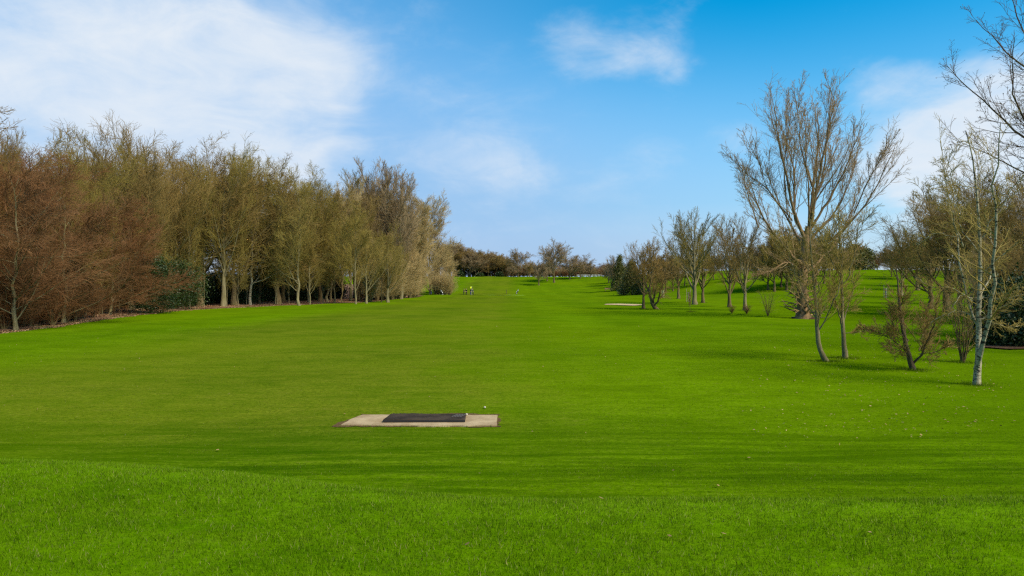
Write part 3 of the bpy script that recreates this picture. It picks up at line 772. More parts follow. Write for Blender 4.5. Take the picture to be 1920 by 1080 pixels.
    for i, (px, pt) in enumerate(((1603, 462), (1618, 468), (1590, 474))):
        xx, yy = (px - CX) / F * 215, 215
        leafy('conifer_tree', 'crown', xx, yy, top_height(xx, yy, pt), 3.4, CONIFER, ['dark pine on the hill skyline, tallest of three', 'dark pine on the hill skyline, right one of three', 'dark pine on the hill skyline, left one of three'][i], 'tree', 3500, 60 + i, size=.55)
    m_, g = new_mat('bare_soil'); p = g.n('ShaderNodeTexCoord').outputs['Object']
    finish(g, g.mix(g.noise(p, 5, 5), (.05, .028, .016, 1), (.13, .075, .045, 1)), .95, bump(g, g.noise(p, 20, 4), .8, .04), .1)
    for nm, px, py, rx_, ry_ in (('soil_path', 1915, 652, 1.9, .8), ('soil_path', 1505, 598, 1.6, 1.0)):
        x, y, _ = ground_at(px, py)
        draped(nm, lambda X, Y: ((X - x) / rx_) ** 2 + ((Y - y) / ry_) ** 2 + 1.2 * vnoise(X * 2, Y * 2) < .95, x - 3, x + 3, y - 2, y + 2, 90, 70, .05, m_)


right_trees()

# ---------------------------------------------------------------- trees modelled limb by limb
def hero(name, label, D, trunk, limbs, bark, twig, levels, seed, r_trunk, depth=.25, budmat=None, extra=None, flare=.5, tip=.12, trim=1.0, sec=None, rs=.82):
    """trunk / limbs: lists of (px, py[, depth offset in m]) at distance D"""
    rg = np.random.default_rng(seed)
    px0, py0 = trunk[0][:2]
    x0 = (px0 - CX) / F * D; z0 = hz(x0, D)
    base = np.array([x0, D, z0])

    def W3(p, dy=0.0):
        y = D + (p[2] if len(p) > 2 else 0.0) + dy
        return np.array([(p[0] - CX) / F * D, y, EYE + (HY - p[1]) / F * D]) - base
    tp = [W3(p) for p in trunk]; tp[0][2] = -.12
    T = one_curve(tp, r_trunk, r_trunk * tip, 18, flare, r_trunk * .05, rg)
    batches = [T + (12,)]; LL = []
    for i, (pts, r0) in enumerate(limbs):
        sgn = depth * (1 if i % 2 else -1) * (.4 + .8 * rg.random())
        ln = abs(pts[-1][1] - pts[0][1]) + abs(pts[-1][0] - pts[0][0])
        q = []
        for j, p in enumerate(pts):
            f = j / (len(pts) - 1); q.append(W3(p, sgn * f * ln / F * D))
        q[-1] = q[-2] + (q[-1] - q[-2]) * trim
        cvs = one_curve(q, r0 * rs, max(r0 * .09, .006), 14, 0, .006 * math.sqrt(D), rg)
        LL.append(cvs)
    L1 = (np.concatenate([c[0] for c in LL]), np.concatenate([c[1] for c in LL]))
    batches.append(L1 + (7,))
    if sec:                            # side limbs follow the drawn ones
        S = grow(*L1, sec[0], .18, .85, sec[1], sec[2], 14, sec[3], .045, .5, .02, .3, rg, .35, asd=.1)
        batches.append(S + (5,)); L1 = (np.concatenate([L1[0], S[0]]), np.concatenate([L1[1], S[1]]))
    crown = []; cur = L1
    for lv in levels:
        c, t0, t1, ang, lf, n, up, wob, rr, rmin = lv
        cur = grow(*cur, c, t0, t1, ang, lf, n, up, wob, rr, rmin, .3, rg, .45); crown.append(cur + (4 if len(crown) == 0 else 3,))
    if extra:
        c, t0, t1, ang, al, n, up, wob, rmin = extra
        e = grow(*T, c, t0, t1, ang, 1.0, n, up, wob, .2, rmin, .4, rg, .2, abslen=al); crown.append(e + (3,))
        e2 = grow(*e, 5, .2, 1, .7, .45, 3, up, wob, .6, rmin * .8, .5, rg, .3); crown.append(e2 + (3,))
    root = bpy.data.objects.new(name, None); C.collection.objects.link(root); root.location = base
    V, Fc = tubes(batches, .05, seed); link('trunk', smooth(np_mesh('trunk', V, Fc)), bark, root)
    V, Fc = tubes(crown); link('crown', np_mesh('crown', V, Fc), twig, root)
    if budmat is not None:             # buds and the few leaves still hanging on, both named leaves
        P = crown[-1][0][:, -1] if not extra else crown[len(levels) - 1][0][:, -1]
        P = P[rg.random(len(P)) < min(1, 700 / len(P))]; n = len(P); s = .03 + .03 * rg.random((n, 1))
        d = rg.normal(size=(n, 3)); d /= np.linalg.norm(d, axis=1, keepdims=True); e = np.cross(d, rg.normal(size=(n, 3))); e /= np.linalg.norm(e, axis=1, keepdims=True)
        V = np.stack([P, P + d * s * .5 + e * s * .4, P + d * s, P + d * s * .5 - e * s * .4], 1).reshape(-1, 3)
        tag(link('leaves', np_mesh('leaves', V, [np.arange(n * 4).reshape(-1, 4)]), budmat, root), kind='stuff')
    return tag(root, label, 'tree')


def R5(*pts): return [(1340 + p[0] / 1.8, 100 + p[1] / 1.8) for p in pts]
def R6(*pts): return [(1600 + p[0] / 2.16, 240 + p[1] / 2.16) for p in pts]
def R4(*pts): return [(1400 + p[0] / 3.6, 400 + p[1] / 3.6) for p in pts]
def R8(*pts): return [(1680 + p[0] / 2.7, p[1] / 2.7) for p in pts]


BUD = mat_twig('bud', (.16, .085, .04), (.26, .15, .07))


def heroes():
    x, y, _ = ground_at(1505, 597)
    lim = [(R5((300, 720), (230, 672), (150, 590), (90, 500), (45, 400)), .17), (R5((300, 660), (245, 520), (208, 440), (150, 390), (95, 345)), .12),
           (R5((312, 640), (262, 565), (238, 480), (200, 330), (175, 220), (155, 130)), .17), (R5((315, 620), (278, 570), (305, 400), (275, 250), (240, 110)), .14),
           (R5((318, 600), (330, 450), (345, 300), (345, 110)), .18), (R5((318, 590), (362, 420), (405, 250), (430, 85)), .16),
           (R5((318, 600), (380, 490), (440, 350), (470, 190)), .13), (R5((315, 640), (430, 520), (495, 400), (520, 290)), .13),
           (R5((312, 690), (400, 620), (470, 540), (540, 400), (572, 275)), .14), (R5((312, 740), (420, 660), (510, 570), (590, 350)), .12),
           (R5((296, 735), (230, 700), (170, 735), (60, 765)), .12), (R5((300, 790), (380, 720), (470, 690), (540, 640)), .09),
           (R5((238, 480), (225, 360), (235, 220), (212, 120)), .07), (R5((330, 450), (300, 330), (305, 180), (290, 80)), .08), (R5((362, 420), (372, 280), (385, 150), (390, 90)), .08),
           (R5((150, 590), (120, 480), (110, 380), (80, 300)), .06), (R5((470, 540), (500, 440), (548, 330), (560, 250)), .06), (R5((262, 565), (190, 470), (150, 330), (130, 240)), .07),
           (R5((318, 590), (300, 450), (262, 330), (262, 170)), .10), (R5((318, 590), (352, 500), (455, 300), (500, 240)), .10)]
    hero('poplar_tree', 'biggest tree on the right, thick reddish trunk fanning into many upright limbs', y,
         R5((300, 892), (296, 820), (297, 730), (308, 640), (318, 585)), lim, BARK_POPLAR, TW_POPLAR,
         [(9, .10, .96, .52, .38, 8, .06, .05, .34, .0085), (4, .15, .98, .5, .5, 5, .04, .08, .6, .0082), (3, .1, 1, .55, .7, 4, .02, .12, .7, .0075)], 5, .45, .26, BUD,
         (60, .02, .8, 1.3, 1.3, 5, -.03, .12, .010), flare=.45, tip=.5, trim=.66, sec=(6, .28, .42, .05), rs=.82)
    x, y, _ = ground_at(1831, 722)
    lim = [(R6((498, 980), (494, 900), (486, 780), (482, 690), (445, 480), (425, 330), (400, 190), (382, 50)), .080), (R6((492, 780), (470, 640), (465, 480), (455, 300), (450, 150), (448, 20)), .035),
           (R6((515, 600), (545, 545), (590, 505), (605, 470)), .020), (R6((518, 670), (588, 600), (630, 490), (640, 420), (662, 350)), .028),
           (R6((520, 775), (575, 728), (628, 690), (632, 620)), .026), (R6((500, 800), (480, 745), (420, 742), (350, 795)), .016),
           (R6((482, 690), (420, 672), (380, 690), (330, 760)), .016), (R6((480, 700), (410, 640), (340, 650), (300, 600)), .014),
           (R6((445, 480), (370, 340), (322, 262), (285, 230)), .022), (R6((440, 450), (350, 420), (290, 470)), .014),
           (R6((515, 450), (560, 330), (600, 220), (612, 190)), .020), (R6((500, 300), (530, 200), (540, 90), (530, 10)), .016),
           (R6((520, 690), (600, 690), (690, 660)), .014), (R6((515, 740), (580, 790), (640, 810), (720, 805)), .014), (R6((425, 330), (350, 170), (330, 90)), .014), (R6((505, 500), (440, 400), (420, 260), (395, 120)), .02)]
    hero('birch_tree', 'slender white-barked birch with twin stems, standing nearest on the right lawn', y,
         R6((497, 1042), (505, 960), (512, 880), (502, 780), (515, 620), (512, 450), (500, 280), (488, 110), (455, 10)), lim, BARK_BIRCH, TW_GOLD,
         [(13, .1, .98, .62, .26, 5, .03, .13, .5, .006), (8, .1, .98, .65, .45, 4, .02, .16, .6, .0042), (5, .1, 1, .7, .5, 3, 0, .2, .7, .003)], 8, .082, .35, None,
         (20, .3, .95, 1.1, .9, 5, .03, .15, .005), flare=.25)
    # leaning pair
    x, y, _ = ground_at(1551, 678)
    hero('birch_tree', 'slim tree with a curved base, left of the pair on the right lawn', y,
         R5((384, 1041), (360, 1018), (346, 985), (347, 920), (340, 820), (328, 700), (318, 600), (325, 560)),
         [(R5((347, 940), (370, 880), (395, 800), (400, 640)), .03), (R5((345, 900), (310, 800), (290, 700), (300, 620)), .03), (R5((340, 820), (362, 740), (355, 640), (372, 570)), .026), (R5((336, 780), (318, 680), (345, 600)), .02), (R5((346, 930), (335, 860), (270, 760)), .02), (R5((345, 910), (385, 850), (450, 790)), .016)],
         BARK_PALE, TW_OLIVE, [(12, .1, .98, .6, .36, 6, .06, .08, .5, .008), (7, .1, .98, .6, .5, 4, .04, .12, .6, .0062), (5, .1, 1, .7, .6, 4, .02, .14, .7, .0042)], 12, .088, .35, None, (14, .35, .95, .9, .8, 5, .04, .12, .006), flare=.2)
    x, y, _ = ground_at(1583, 672)
    hero('birch_tree', 'upright slim tree, right of the pair on the right lawn', y,
         R5((441, 1030), (434, 960), (430, 880), (430, 790), (424, 690), (420, 600), (425, 545)),
         [(R5((432, 925), (400, 850), (385, 790), (380, 740)), .035), (R5((432, 915), (465, 850), (490, 790), (500, 720)), .03), (R5((430, 800), (455, 720), (460, 620), (480, 560)), .028), (R5((428, 760), (400, 690), (395, 610), (380, 560)), .026), (R5((432, 945), (470, 940), (520, 930)), .015), (R5((424, 690), (440, 620), (450, 540)), .02)],
         BARK_PALE, TW_OLIVE, [(15, .1, .98, .6, .36, 6, .06, .08, .5, .008), (9, .1, .98, .6, .5, 4, .04, .12, .6, .0062), (5, .1, 1, .7, .6, 4, .02, .14, .7, .0042)], 13, .085, .35, None, (20, .35, .95, .9, .8, 5, .04, .12, .006), flare=.25)
    # low forked tree
    x, y, _ = ground_at(1711, 694)
    hero('bare_tree', 'low dark-stemmed tree forking near the ground between the slim pair and the white birch', y,
         R4((1122, 1060), (1120, 1020), (1085, 940), (1068, 850), (1040, 720), (1030, 600), (1018, 450), (1010, 350)),
         [(R4((1120, 1015), (1158, 960), (1172, 860), (1182, 740), (1170, 600), (1190, 500)), .045), (R4((1080, 930), (1000, 850), (920, 800), (850, 780)), .025), (R4((1065, 850), (980, 760), (900, 640)), .022),
          (R4((1070, 880), (1110, 780), (1120, 680), (1110, 560)), .025), (R4((1040, 720), (990, 620), (975, 500)), .02), (R4((1165, 930), (1230, 860), (1310, 800)), .022), (R4((1160, 950), (1240, 930), (1300, 870)), .018), (R4((1175, 850), (1250, 740), (1270, 640)), .02), (R4((1085, 940), (1010, 930), (900, 880)), .016)],
         mat_bark('bark_dark', (.05, .032, .02), (.16, .11, .065)), TW_BROWN, [(18, .08, .98, .65, .42, 6, .05, .09, .5, .007), (9, .1, .98, .65, .5, 4, .03, .12, .6, .0052), (5, .1, 1, .7, .5, 3, .02, .18, .7, .0036)], 14, .085, .5, None, flare=.25)
    # multi-stem tree by the bunker
    x, y, _ = ground_at(1228, 580)
    def Rm(*pts): return [(1120 + p[0] / 9, 480 + p[1] / 9) for p in pts]
    hero('bare_tree', 'many-stemmed crooked tree leaning over beside the knobbly bole near the bunker', y,
         Rm((1020, 895), (960, 870), (925, 800), (900, 700), (870, 600), (900, 450), (930, 250), (960, 60)),
         [(Rm((960, 860), (1005, 780), (1020, 650), (1060, 480), (1130, 260), (1200, 160)), .12), (Rm((935, 810), (970, 700), (990, 560), (1040, 420), (1180, 350)), .10), (Rm((940, 820), (955, 640), (950, 500), (1000, 300)), .09), (Rm((870, 600), (820, 400), (760, 200), (780, 0)), .11), (Rm((900, 450), (860, 250), (880, 50), (900, -140)), .12), (Rm((930, 250), (1010, 50), (1040, -120)), .1), (Rm((1130, 260), (1100, 60), (1130, -60)), .07)],
         BARK, TW_BROWN, [(12, .1, .98, .7, .40, 6, .04, .15, .5, .016), (8, .1, .98, .7, .5, 4, .02, .18, .6, .011), (6, .1, 1, .7, .55, 3, 0, .2, .7, .009)], 15, .2, .5, None, flare=.2)
    # crown leaning in at the right border
    hero('poplar_tree', 'large dark-twigged tree leaning in over the right border, its trunk out of view', 23.0,
         [(2110, 640), (2100, 480), (2080, 330), (2075, 200), (2060, 40), (2050, -160)],
         [([(2078, 380), (1990, 320)] + R8((648, 640), (560, 520), (500, 430), (440, 370)), .07), ([(2078, 330), (1980, 280)] + R8((648, 560), (600, 430), (540, 310), (510, 190)), .08),
          ([(2082, 420), (1985, 340)] + R8((648, 750), (520, 640), (430, 520), (390, 420), (375, 300)), .09), ([(2090, 440), (1990, 350)] + R8((648, 830), (520, 740), (430, 690), (380, 640)), .07),
          ([(2095, 470), (1990, 390)] + R8((648, 940), (560, 870), (490, 825)), .05), ([(2075, 220), (1970, 150)] + R8((648, 230), (600, 110), (560, 10)), .08), ([(2078, 300), (1990, 200), (1940, 120), (1925, 30)], .08),
          ([(2078, 300), (2000, 160), (1960, 20), (1950, -90)], .08), ([(2075, 300), (2150, 200), (2230, 60)], .1), ([(2090, 420), (2200, 340), (2300, 200)], .1), ([(1985, 340), (1930, 300)] + R8((600, 640), (440, 665), (300, 640)), .035), ([(2070, 120), (1990, 30), (1930, -60)], .07)],
         mat_bark('bark_dusk', (.05, .03, .025), (.13, .08, .055)), TW_DARK, [(12, .15, .98, .55, .24, 6, .05, .07, .5, .0085), (6, .1, .98, .6, .5, 5, .03, .11, .6, .006), (4, .1, 1, .65, .6, 4, 0, .14, .7, .0045)], 16, .34, .3, BUD, flare=.4)


heroes()

# ---------------------------------------------------------------- tee: slab, mat, ball
def box_mesh(name, x0, x1, y0, y1, z0, z1, bev=.0):
    import bmesh
    bm = bmesh.new(); vs = [bm.verts.new(v) for v in ((x0, y0, z0), (x1, y0, z0), (x1, y1, z0), (x0, y1, z0), (x0, y0, z1), (x1, y0, z1), (x1, y1, z1), (x0, y1, z1))]
    for f in ((3, 2, 1, 0), (4, 5, 6, 7), (0, 1, 5, 4), (1, 2, 6, 5), (2, 3, 7, 6), (3, 0, 4, 7)): bm.faces.new([vs[i] for i in f])
    if bev: bmesh.ops.bevel(bm, geom=bm.edges[:], offset=bev, segments=2, affect='EDGES')
    me = bpy.data.meshes.new(name); bm.to_mesh(me); bm.free(); return me


def tee():
    import bmesh
    def gp(px, py, z=0.03):
        t = (EYE - z) * F / (py - HY); return Vector(((px - CX) / F * t, t, z))
    outline = [gp(640, 795), gp(655, 786), gp(680, 776.5), gp(933, 777), gp(931, 796.5), gp(800, 797)]
    for p in outline: p.z = 0
    cx, cy = -1.75, 12.35; z0 = hz(cx, cy)
    # subdivide and roughen the border a little
    pts = []; rg = np.random.default_rng(4)
    for a, b in zip(outline, outline[1:] + outline[:1]):
        n = max(2, int((b - a).length / .12))
        for i in range(n):
            p = a.lerp(b, i / n); pts.append((p.x - cx + (rg.normal() * .008 if i else 0), p.y - cy + (rg.normal() * .008 if i else 0)))
    bm = bmesh.new(); top = [bm.verts.new((x, y, .035)) for x, y in pts]; bot = [bm.verts.new((x, y, -.15)) for x, y in pts]
    f = bm.faces.new(top); N = len(pts)
    if f.normal.z < 0: f.normal_flip()
    for i in range(N): bm.faces.new((top[i], top[(i + 1) % N], bot[(i + 1) % N], bot[i]))
    bmesh.ops.recalc_face_normals(bm, faces=bm.faces[:])
    me = bpy.data.meshes.new('tee_slab'); bm.to_mesh(me); bm.free()
    m_, g = new_mat('worn_concrete'); p = g.n('ShaderNodeTexCoord').outputs['Object']
    n1 = g.noise(p, 2.5, 5, .6); n2 = g.noise(p, 45, 4, .8)
    col = g.mix(g.mr(n1, .3, .7), (.29, .20, .105, 1), (.46, .345, .20, 1)); col = g.mix(g.mr(n2, .5, .7, 0, .5), col, (.26, .2, .13, 1))
    finish(g, col, .95, bump(g, n2, .5, .01), .15)
    zt = height(np.linspace(-3.1, -.2, 12), 12.3).max()
    sm, g = new_mat('slab_soil'); p = g.n('ShaderNodeTexCoord').outputs['Object']
    finish(g, g.mix(g.noise(p, 9, 5), (.05, .03, .015, 1), (.17, .11, .055, 1)), 1, bump(g, g.noise(p, 30, 4), .7, .02), 0)
    draped('soil_path', lambda X, Y: (X > -3.17 + .34 * np.clip((Y - 11.9) / 1.1, 0, 1) + .10 * vnoise(X * 9, Y * 9)) & (X < -.21 + .10 * vnoise(X * 8 + 4, Y * 8)) & (Y > 11.82 + .12 * vnoise(X * 7, Y * 7)) & (Y < 13.02 + .10 * vnoise(X * 7, Y * 7 + 5)), -3.6, 0.1, 11.6, 13.3, 220, 120, .008, sm)
    o = link('tee_slab', me, m_); o.location = (cx, cy, zt - .012)
    tag(o, 'sandy concrete slab with one slanted end let into the grass', 'slab')
    # mat: front-left, back-right from the picture
    zm = zt + .023 + .045
    fl, fr, br, bl = gp(718, 787, zm), gp(872, 786.5, zm), gp(873.5, 775.5, zm), gp(734, 775.5, zm)
    root = bpy.data.objects.new('tee_mat', None); C.collection.objects.link(root); root.location = (cx, cy, zt + .0235)
    fl, fr, br, bl = [Vector((v.x - cx, v.y - cy, 0)) for v in (fl, fr, br, bl)]
    nx, ny = 60, 20; V = []
    rg = np.random.default_rng(2)
    for lay in (0, 1):
        for j in range(ny):
            for i in range(nx):
                u, v = i / (nx - 1), j / (ny - 1)
                a = fl.lerp(fr, u); b = bl.lerp(br, u); q = a.lerp(b, v)
                V.append((q.x, q.y, lay * (.045 + .004 * math.sin(u * 7) + .003 * rg.normal())))
    V = np.array(V); i = np.arange(ny - 1)[:, None] * nx + np.arange(nx - 1)[None]
    q = np.stack([i, i + 1, i + nx + 1, i + nx], -1).reshape(-1, 4); qt = q + nx * ny
    ring = [(0, k) for k in range(nx)] + [(j, nx - 1) for j in range(1, ny)] + [(ny - 1, k) for k in range(nx - 2, -1, -1)] + [(j, 0) for j in range(ny - 2, 0, -1)]
    ring = np.array([j * nx + k for j, k in ring]); nr = np.roll(ring, -1)
    side = np.stack([ring, nr, nr + nx * ny, ring + nx * ny], 1)
    m_, g = new_mat('mat_rubber'); p = g.n('ShaderNodeTexCoord').outputs['Object']
    n1 = g.noise(p, 3, 4); n2 = g.noise(p, 60, 4, .8); rib = g.noise(g.map(p, (2, 40, 1)), 3, 2)
    col = g.mix(g.mr(n1, .35, .65), (.026, .019, .014, 1), (.055, .040, .028, 1)); col = g.mix(g.mr(n2, .5, .7, 0, .5), col, (.10, .07, .045, 1))
    finish(g, col, .95, bump(g, g.m('ADD', n2, rib), .5, .006), .1)
    link('mat_surface', np_mesh('mat', V, [q[:, ::-1], qt, side]), m_, root)
    me = box_mesh('strip', -.5, .5, -.015, .015, 0, .02, .004)
    dark = plain('rubber_edge', (.02, .018, .018))
    # frame strip along the front edge and three slanted tee slots
    L = (fr - fl).length
    s = link('edging', box_mesh('edging', 0, L, -.035, .0, 0.002, .038, .005), dark, root); s.location = fl; s.rotation_euler = (0, 0, math.atan2(fr.y - fl.y, fr.x - fl.x))
    slot = plain('slot_grey', (.10, .085, .075))
    for k in range(4):
        s = link('slot', box_mesh('slot', -.012, .012, -.13, .13, 0, .006, .002), slot, root)
        c_ = fl.lerp(fr, .86 + .035 * k).lerp(bl.lerp(br, .86 + .035 * k), .62); s.location = (c_.x, c_.y, .0465); s.rotation_euler = (0, 0, -.35)
    tag(root, 'dark rubber tee mat lying on the concrete slab', 'mat')
    bm = bmesh.new(); bmesh.ops.create_icosphere(bm, subdivisions=3, radius=.0214)
    me = bpy.data.meshes.new('golf_ball'); bm.to_mesh(me); bm.free(); smooth(me)
    b = gp(875, 781.5, zt); o = link('golf_ball', me, plain('ball_white', (.48, .43, .33), .6)); o.location = (b.x, b.y, zt + .023 + .021)
    tag(o, 'tiny white ball at the right end of the rubber tee mat', 'golf ball')
    b = gp(909, 767, hz(-.5, 13)); o = link('golf_ball', me); o.location = (b.x, b.y, hz(b.x, b.y) + .03)
    tag(o, 'tiny pale ball in the grass behind the concrete slab', 'golf ball')


tee()

# ---------------------------------------------------------------- golfers and their kit
def skin_mesh(name, chains, sub=2):
    """chains: list of [(x,y,z,r),...]; the first point of later chains is an index into all points or None"""
    verts, edges, rads = [], [], []
    for ch in chains:
        prev = None
        for p in ch:
            if isinstance(p, int): prev = p; continue
            verts.append(p[:3]); rads.append(p[3] if isinstance(p[3], tuple) else (p[3], p[3])); k = len(verts) - 1
            if prev is not None: edges.append((prev, k))
            prev = k
    me = bpy.data.meshes.new(name); me.from_pydata(verts, edges, [])
    o = bpy.data.objects.new(name, me); C.collection.objects.link(o)
    sk = o.modifiers.new('skin', 'SKIN'); sk.use_smooth_shade = True
    s2 = o.modifiers.new('sub', 'SUBSURF'); s2.levels = sub; s2.render_levels = sub
    for v, r in zip(me.skin_vertices[0].data, rads): v.radius = r; v.use_root = False
    me.skin_vertices[0].data[0].use_root = True
    dg = bpy.context.evaluated_depsgraph_get(); out = bpy.data.meshes.new_from_object(o.evaluated_get(dg))
    bpy.data.objects.remove(o); out.name = name
    return out


SKIN_M = plain('skin', (.50, .30, .21), .55)


def golfer(x, y, rz, label, top, legs, hat, lean=0.1, armf=.35, stride=.1):
    root = bpy.data.objects.new('person', None); C.collection.objects.link(root); root.location = (x, y, hz(x, y) + .05); root.rotation_euler = (0, 0, rz)
    L = lean
    hip, ch, nk = (0, 0, .93), (0, -L * .6, 1.30), (0, -L, 1.48)
    hd = (0, -L * 1.25, 1.62)
    def arm(s): return [(s * .19, -L * .8, 1.41, .055), (s * .235, -L * .8 - .06, 1.14, .045), (s * .15, -L - armf, .98, .034), (s * .13, -L - armf - .09, .95, .03)]
    def leg(s): return [(s * .10, 0, .88, .09), (s * .12, -.03 + s * stride * .4, .48, .062), (s * .13, s * stride, .09, .045), (s * .14, s * stride - .15, .04, .04)]
    body = [[hip + ((.15, .11),), (0, -L * .3, 1.10, (.14, .10)), ch + ((.17, .11),), nk + (.06,), (hd[0], hd[1], 1.56, .06), (hd[0], hd[1] - .01, 1.64, (.085, .10)), (hd[0], hd[1], 1.73, (.07, .08))]]
    for s in (-1, 1):
        n0 = sum(len([p for p in c if not isinstance(p, int)]) for c in body); body.append([2] + arm(s))
        hand = n0 + 3
        for k in range(4): body.append([hand, (s * (.13 - .018 * k), -L - armf - .14, .935 - .008 * k, .011), (s * (.125 - .018 * k), -L - armf - .17, .90 - .005 * k, .009)])
        body.append([hand, (s * .10, -L - armf - .10, .965, .012), (s * .085, -L - armf - .135, .95, .010)])
        body.append([0] + leg(s))
    link('body', skin_mesh('body', body), SKIN_M, root)
    fat = lambda c, e: [tuple(p[:3]) + ((tuple(q + e for q in p[3]) if isinstance(p[3], tuple) else p[3] + e),) for p in c]
    jk = [fat([hip + ((.15, .11),), (0, -L * .3, 1.10, (.14, .10)), ch + ((.17, .11),), (nk[0], nk[1], 1.46, .07)], .025)]
    for s in (-1, 1): jk.append([2] + fat(arm(s)[:3], .018))
    link('jacket', skin_mesh('jacket', jk), top, root)
    tr = [fat([(0, 0, 1.0, (.14, .10)), (0, 0, .90, (.14, .11))], .02)]
    for s in (-1, 1): tr.append([1] + fat(leg(s)[:3], .022))
    link('trousers', skin_mesh('trousers', tr), legs, root)
    hair = skin_mesh('hat', [[(hd[0], hd[1] + .01, 1.68, (.10, .115)), (hd[0], hd[1] + .01, 1.76, (.075, .085))], [0, (hd[0], hd[1] - .12, 1.69, (.05, .02))]])
    link('cap', hair, hat, root)
    for s in (-1, 1):
        link('shoe', skin_mesh('shoe', [[(s * .13, s * stride + .04, .05, .05), (s * .14, s * stride - .17, .04, .042)]], 1), plain('shoe', (.6, .6, .58)) if s == 99 else SHOE, root)
    return tag(root, label, 'person')


SHOE = plain('shoe', (.12, .11, .10))
BLK, NAVY, BEI, WHT, GRY, BRN = [plain(n, c) for n, c in (('black_cloth', (.012, .012, .016)), ('navy_cloth', (.02, .03, .13)), ('beige_cloth', (.50, .38, .27)), ('white_cloth', (.75, .75, .70)), ('grey_cloth', (.25, .28, .27)), ('brown_cloth', (.09, .05, .035)))]
YEL = plain('yellow_cloth', (.75, .80, .02))


def tube_obj(name, pts, r, mat, root, k=6, n=None):
    P, R = one_curve(pts, r, r, n or max(2, len(pts) * 3)); V, Fc = tubes([(P, R, k)])
    return link(name, smooth(np_mesh(name, V, Fc)), mat, root)


def cylinder(name, r0, r1, h, k, mat, root, loc, rot=(0, 0, 0)):
    import bmesh
    bm = bmesh.new(); bmesh.ops.create_cone(bm, cap_ends=True, segments=k, radius1=r0, radius2=r1, depth=h)
    bmesh.ops.bevel(bm, geom=[e for e in bm.edges if abs(e.verts[0].co.z - e.verts[1].co.z) < .001], offset=min(r0, r1) * .15, segments=2, affect='EDGES')
    me = bpy.data.meshes.new(name); bm.to_mesh(me); bm.free()
    o = link(name, me, mat, root); o.location = loc; o.rotation_euler = rot; return o


def golf_trolley(x, y, rz, label, bagmat, trim):
    root = bpy.data.objects.new('golf_trolley', None); C.collection.objects.link(root); root.location = (x, y, hz(x, y) + .03); root.rotation_euler = (0, 0, rz)
    tube_obj('frame', [(.05, 0, .22), (.25, 0, .55), (.48, 0, .98), (.62, 0, 1.05)], .016, GRY, root)
    for s in (-1, 1):
        tube_obj('strut', [(.1, 0, .30), (.0, s * .18, .18), (-.02, s * .30, .15)], .012, GRY, root)
        w = cylinder('wheel', .15, .15, .05, 20, BLK, root, (-.02, s * .33, .15), (rad(90), 0, 0)); cylinder('rim', .09, .09, .056, 16, trim, w, (0, 0, 0))
    b = cylinder('bag', .13, .16, .85, 18, bagmat, root, (.19, 0, .62), (0, rad(28), 0))
    cylinder('bag_trim', .165, .17, .12, 18, trim, b, (0, 0, .40)); cylinder('pocket', .09, .09, .4, 12, trim, b, (-.11, 0, -.05))
    for k in range(6):
        a = k * 1.05; tube_obj('club', [(.08 * math.cos(a), .08 * math.sin(a), .3), (.10 * math.cos(a), .10 * math.sin(a), .66 + .04 * (k % 3))], .007, GRY, b, 5)
        cylinder('club_head', .035, .03, .07, 8, [BLK, WHT, GRY][k % 3], b, (.11 * math.cos(a), .11 * math.sin(a), .70 + .04 * (k % 3)), (.6, 0, a))
    return tag(root, label, 'golf trolley')


def golf_bag(x, y, label):
    root = bpy.data.objects.new('golf_bag', None); C.collection.objects.link(root); root.location = (x, y, hz(x, y) + .02)
    b = cylinder('bag_body', .15, .17, .9, 18, BLK, root, (0, 0, .5), (0, rad(8), 0))
    cylinder('pocket', .10, .10, .42, 12, NAVY, b, (.12, 0, -.05)); tube_obj('strap', [(-.13, .0, .3), (-.25, .02, .1), (-.13, .0, -.2)], .02, GRY, b)
    for s in (-1, 1): tube_obj('stand_leg', [(-.05, s * .08, .75), (-.30, s * .22, .0)], .010, GRY, root)
    for k in range(6):
        a = k * 1.05; tube_obj('club', [(.08 * math.cos(a), .08 * math.sin(a), .3), (.11 * math.cos(a), .11 * math.sin(a), .62 + .05 * (k % 3))], .007, GRY, b, 5)
    return tag(root, label, 'golf bag')


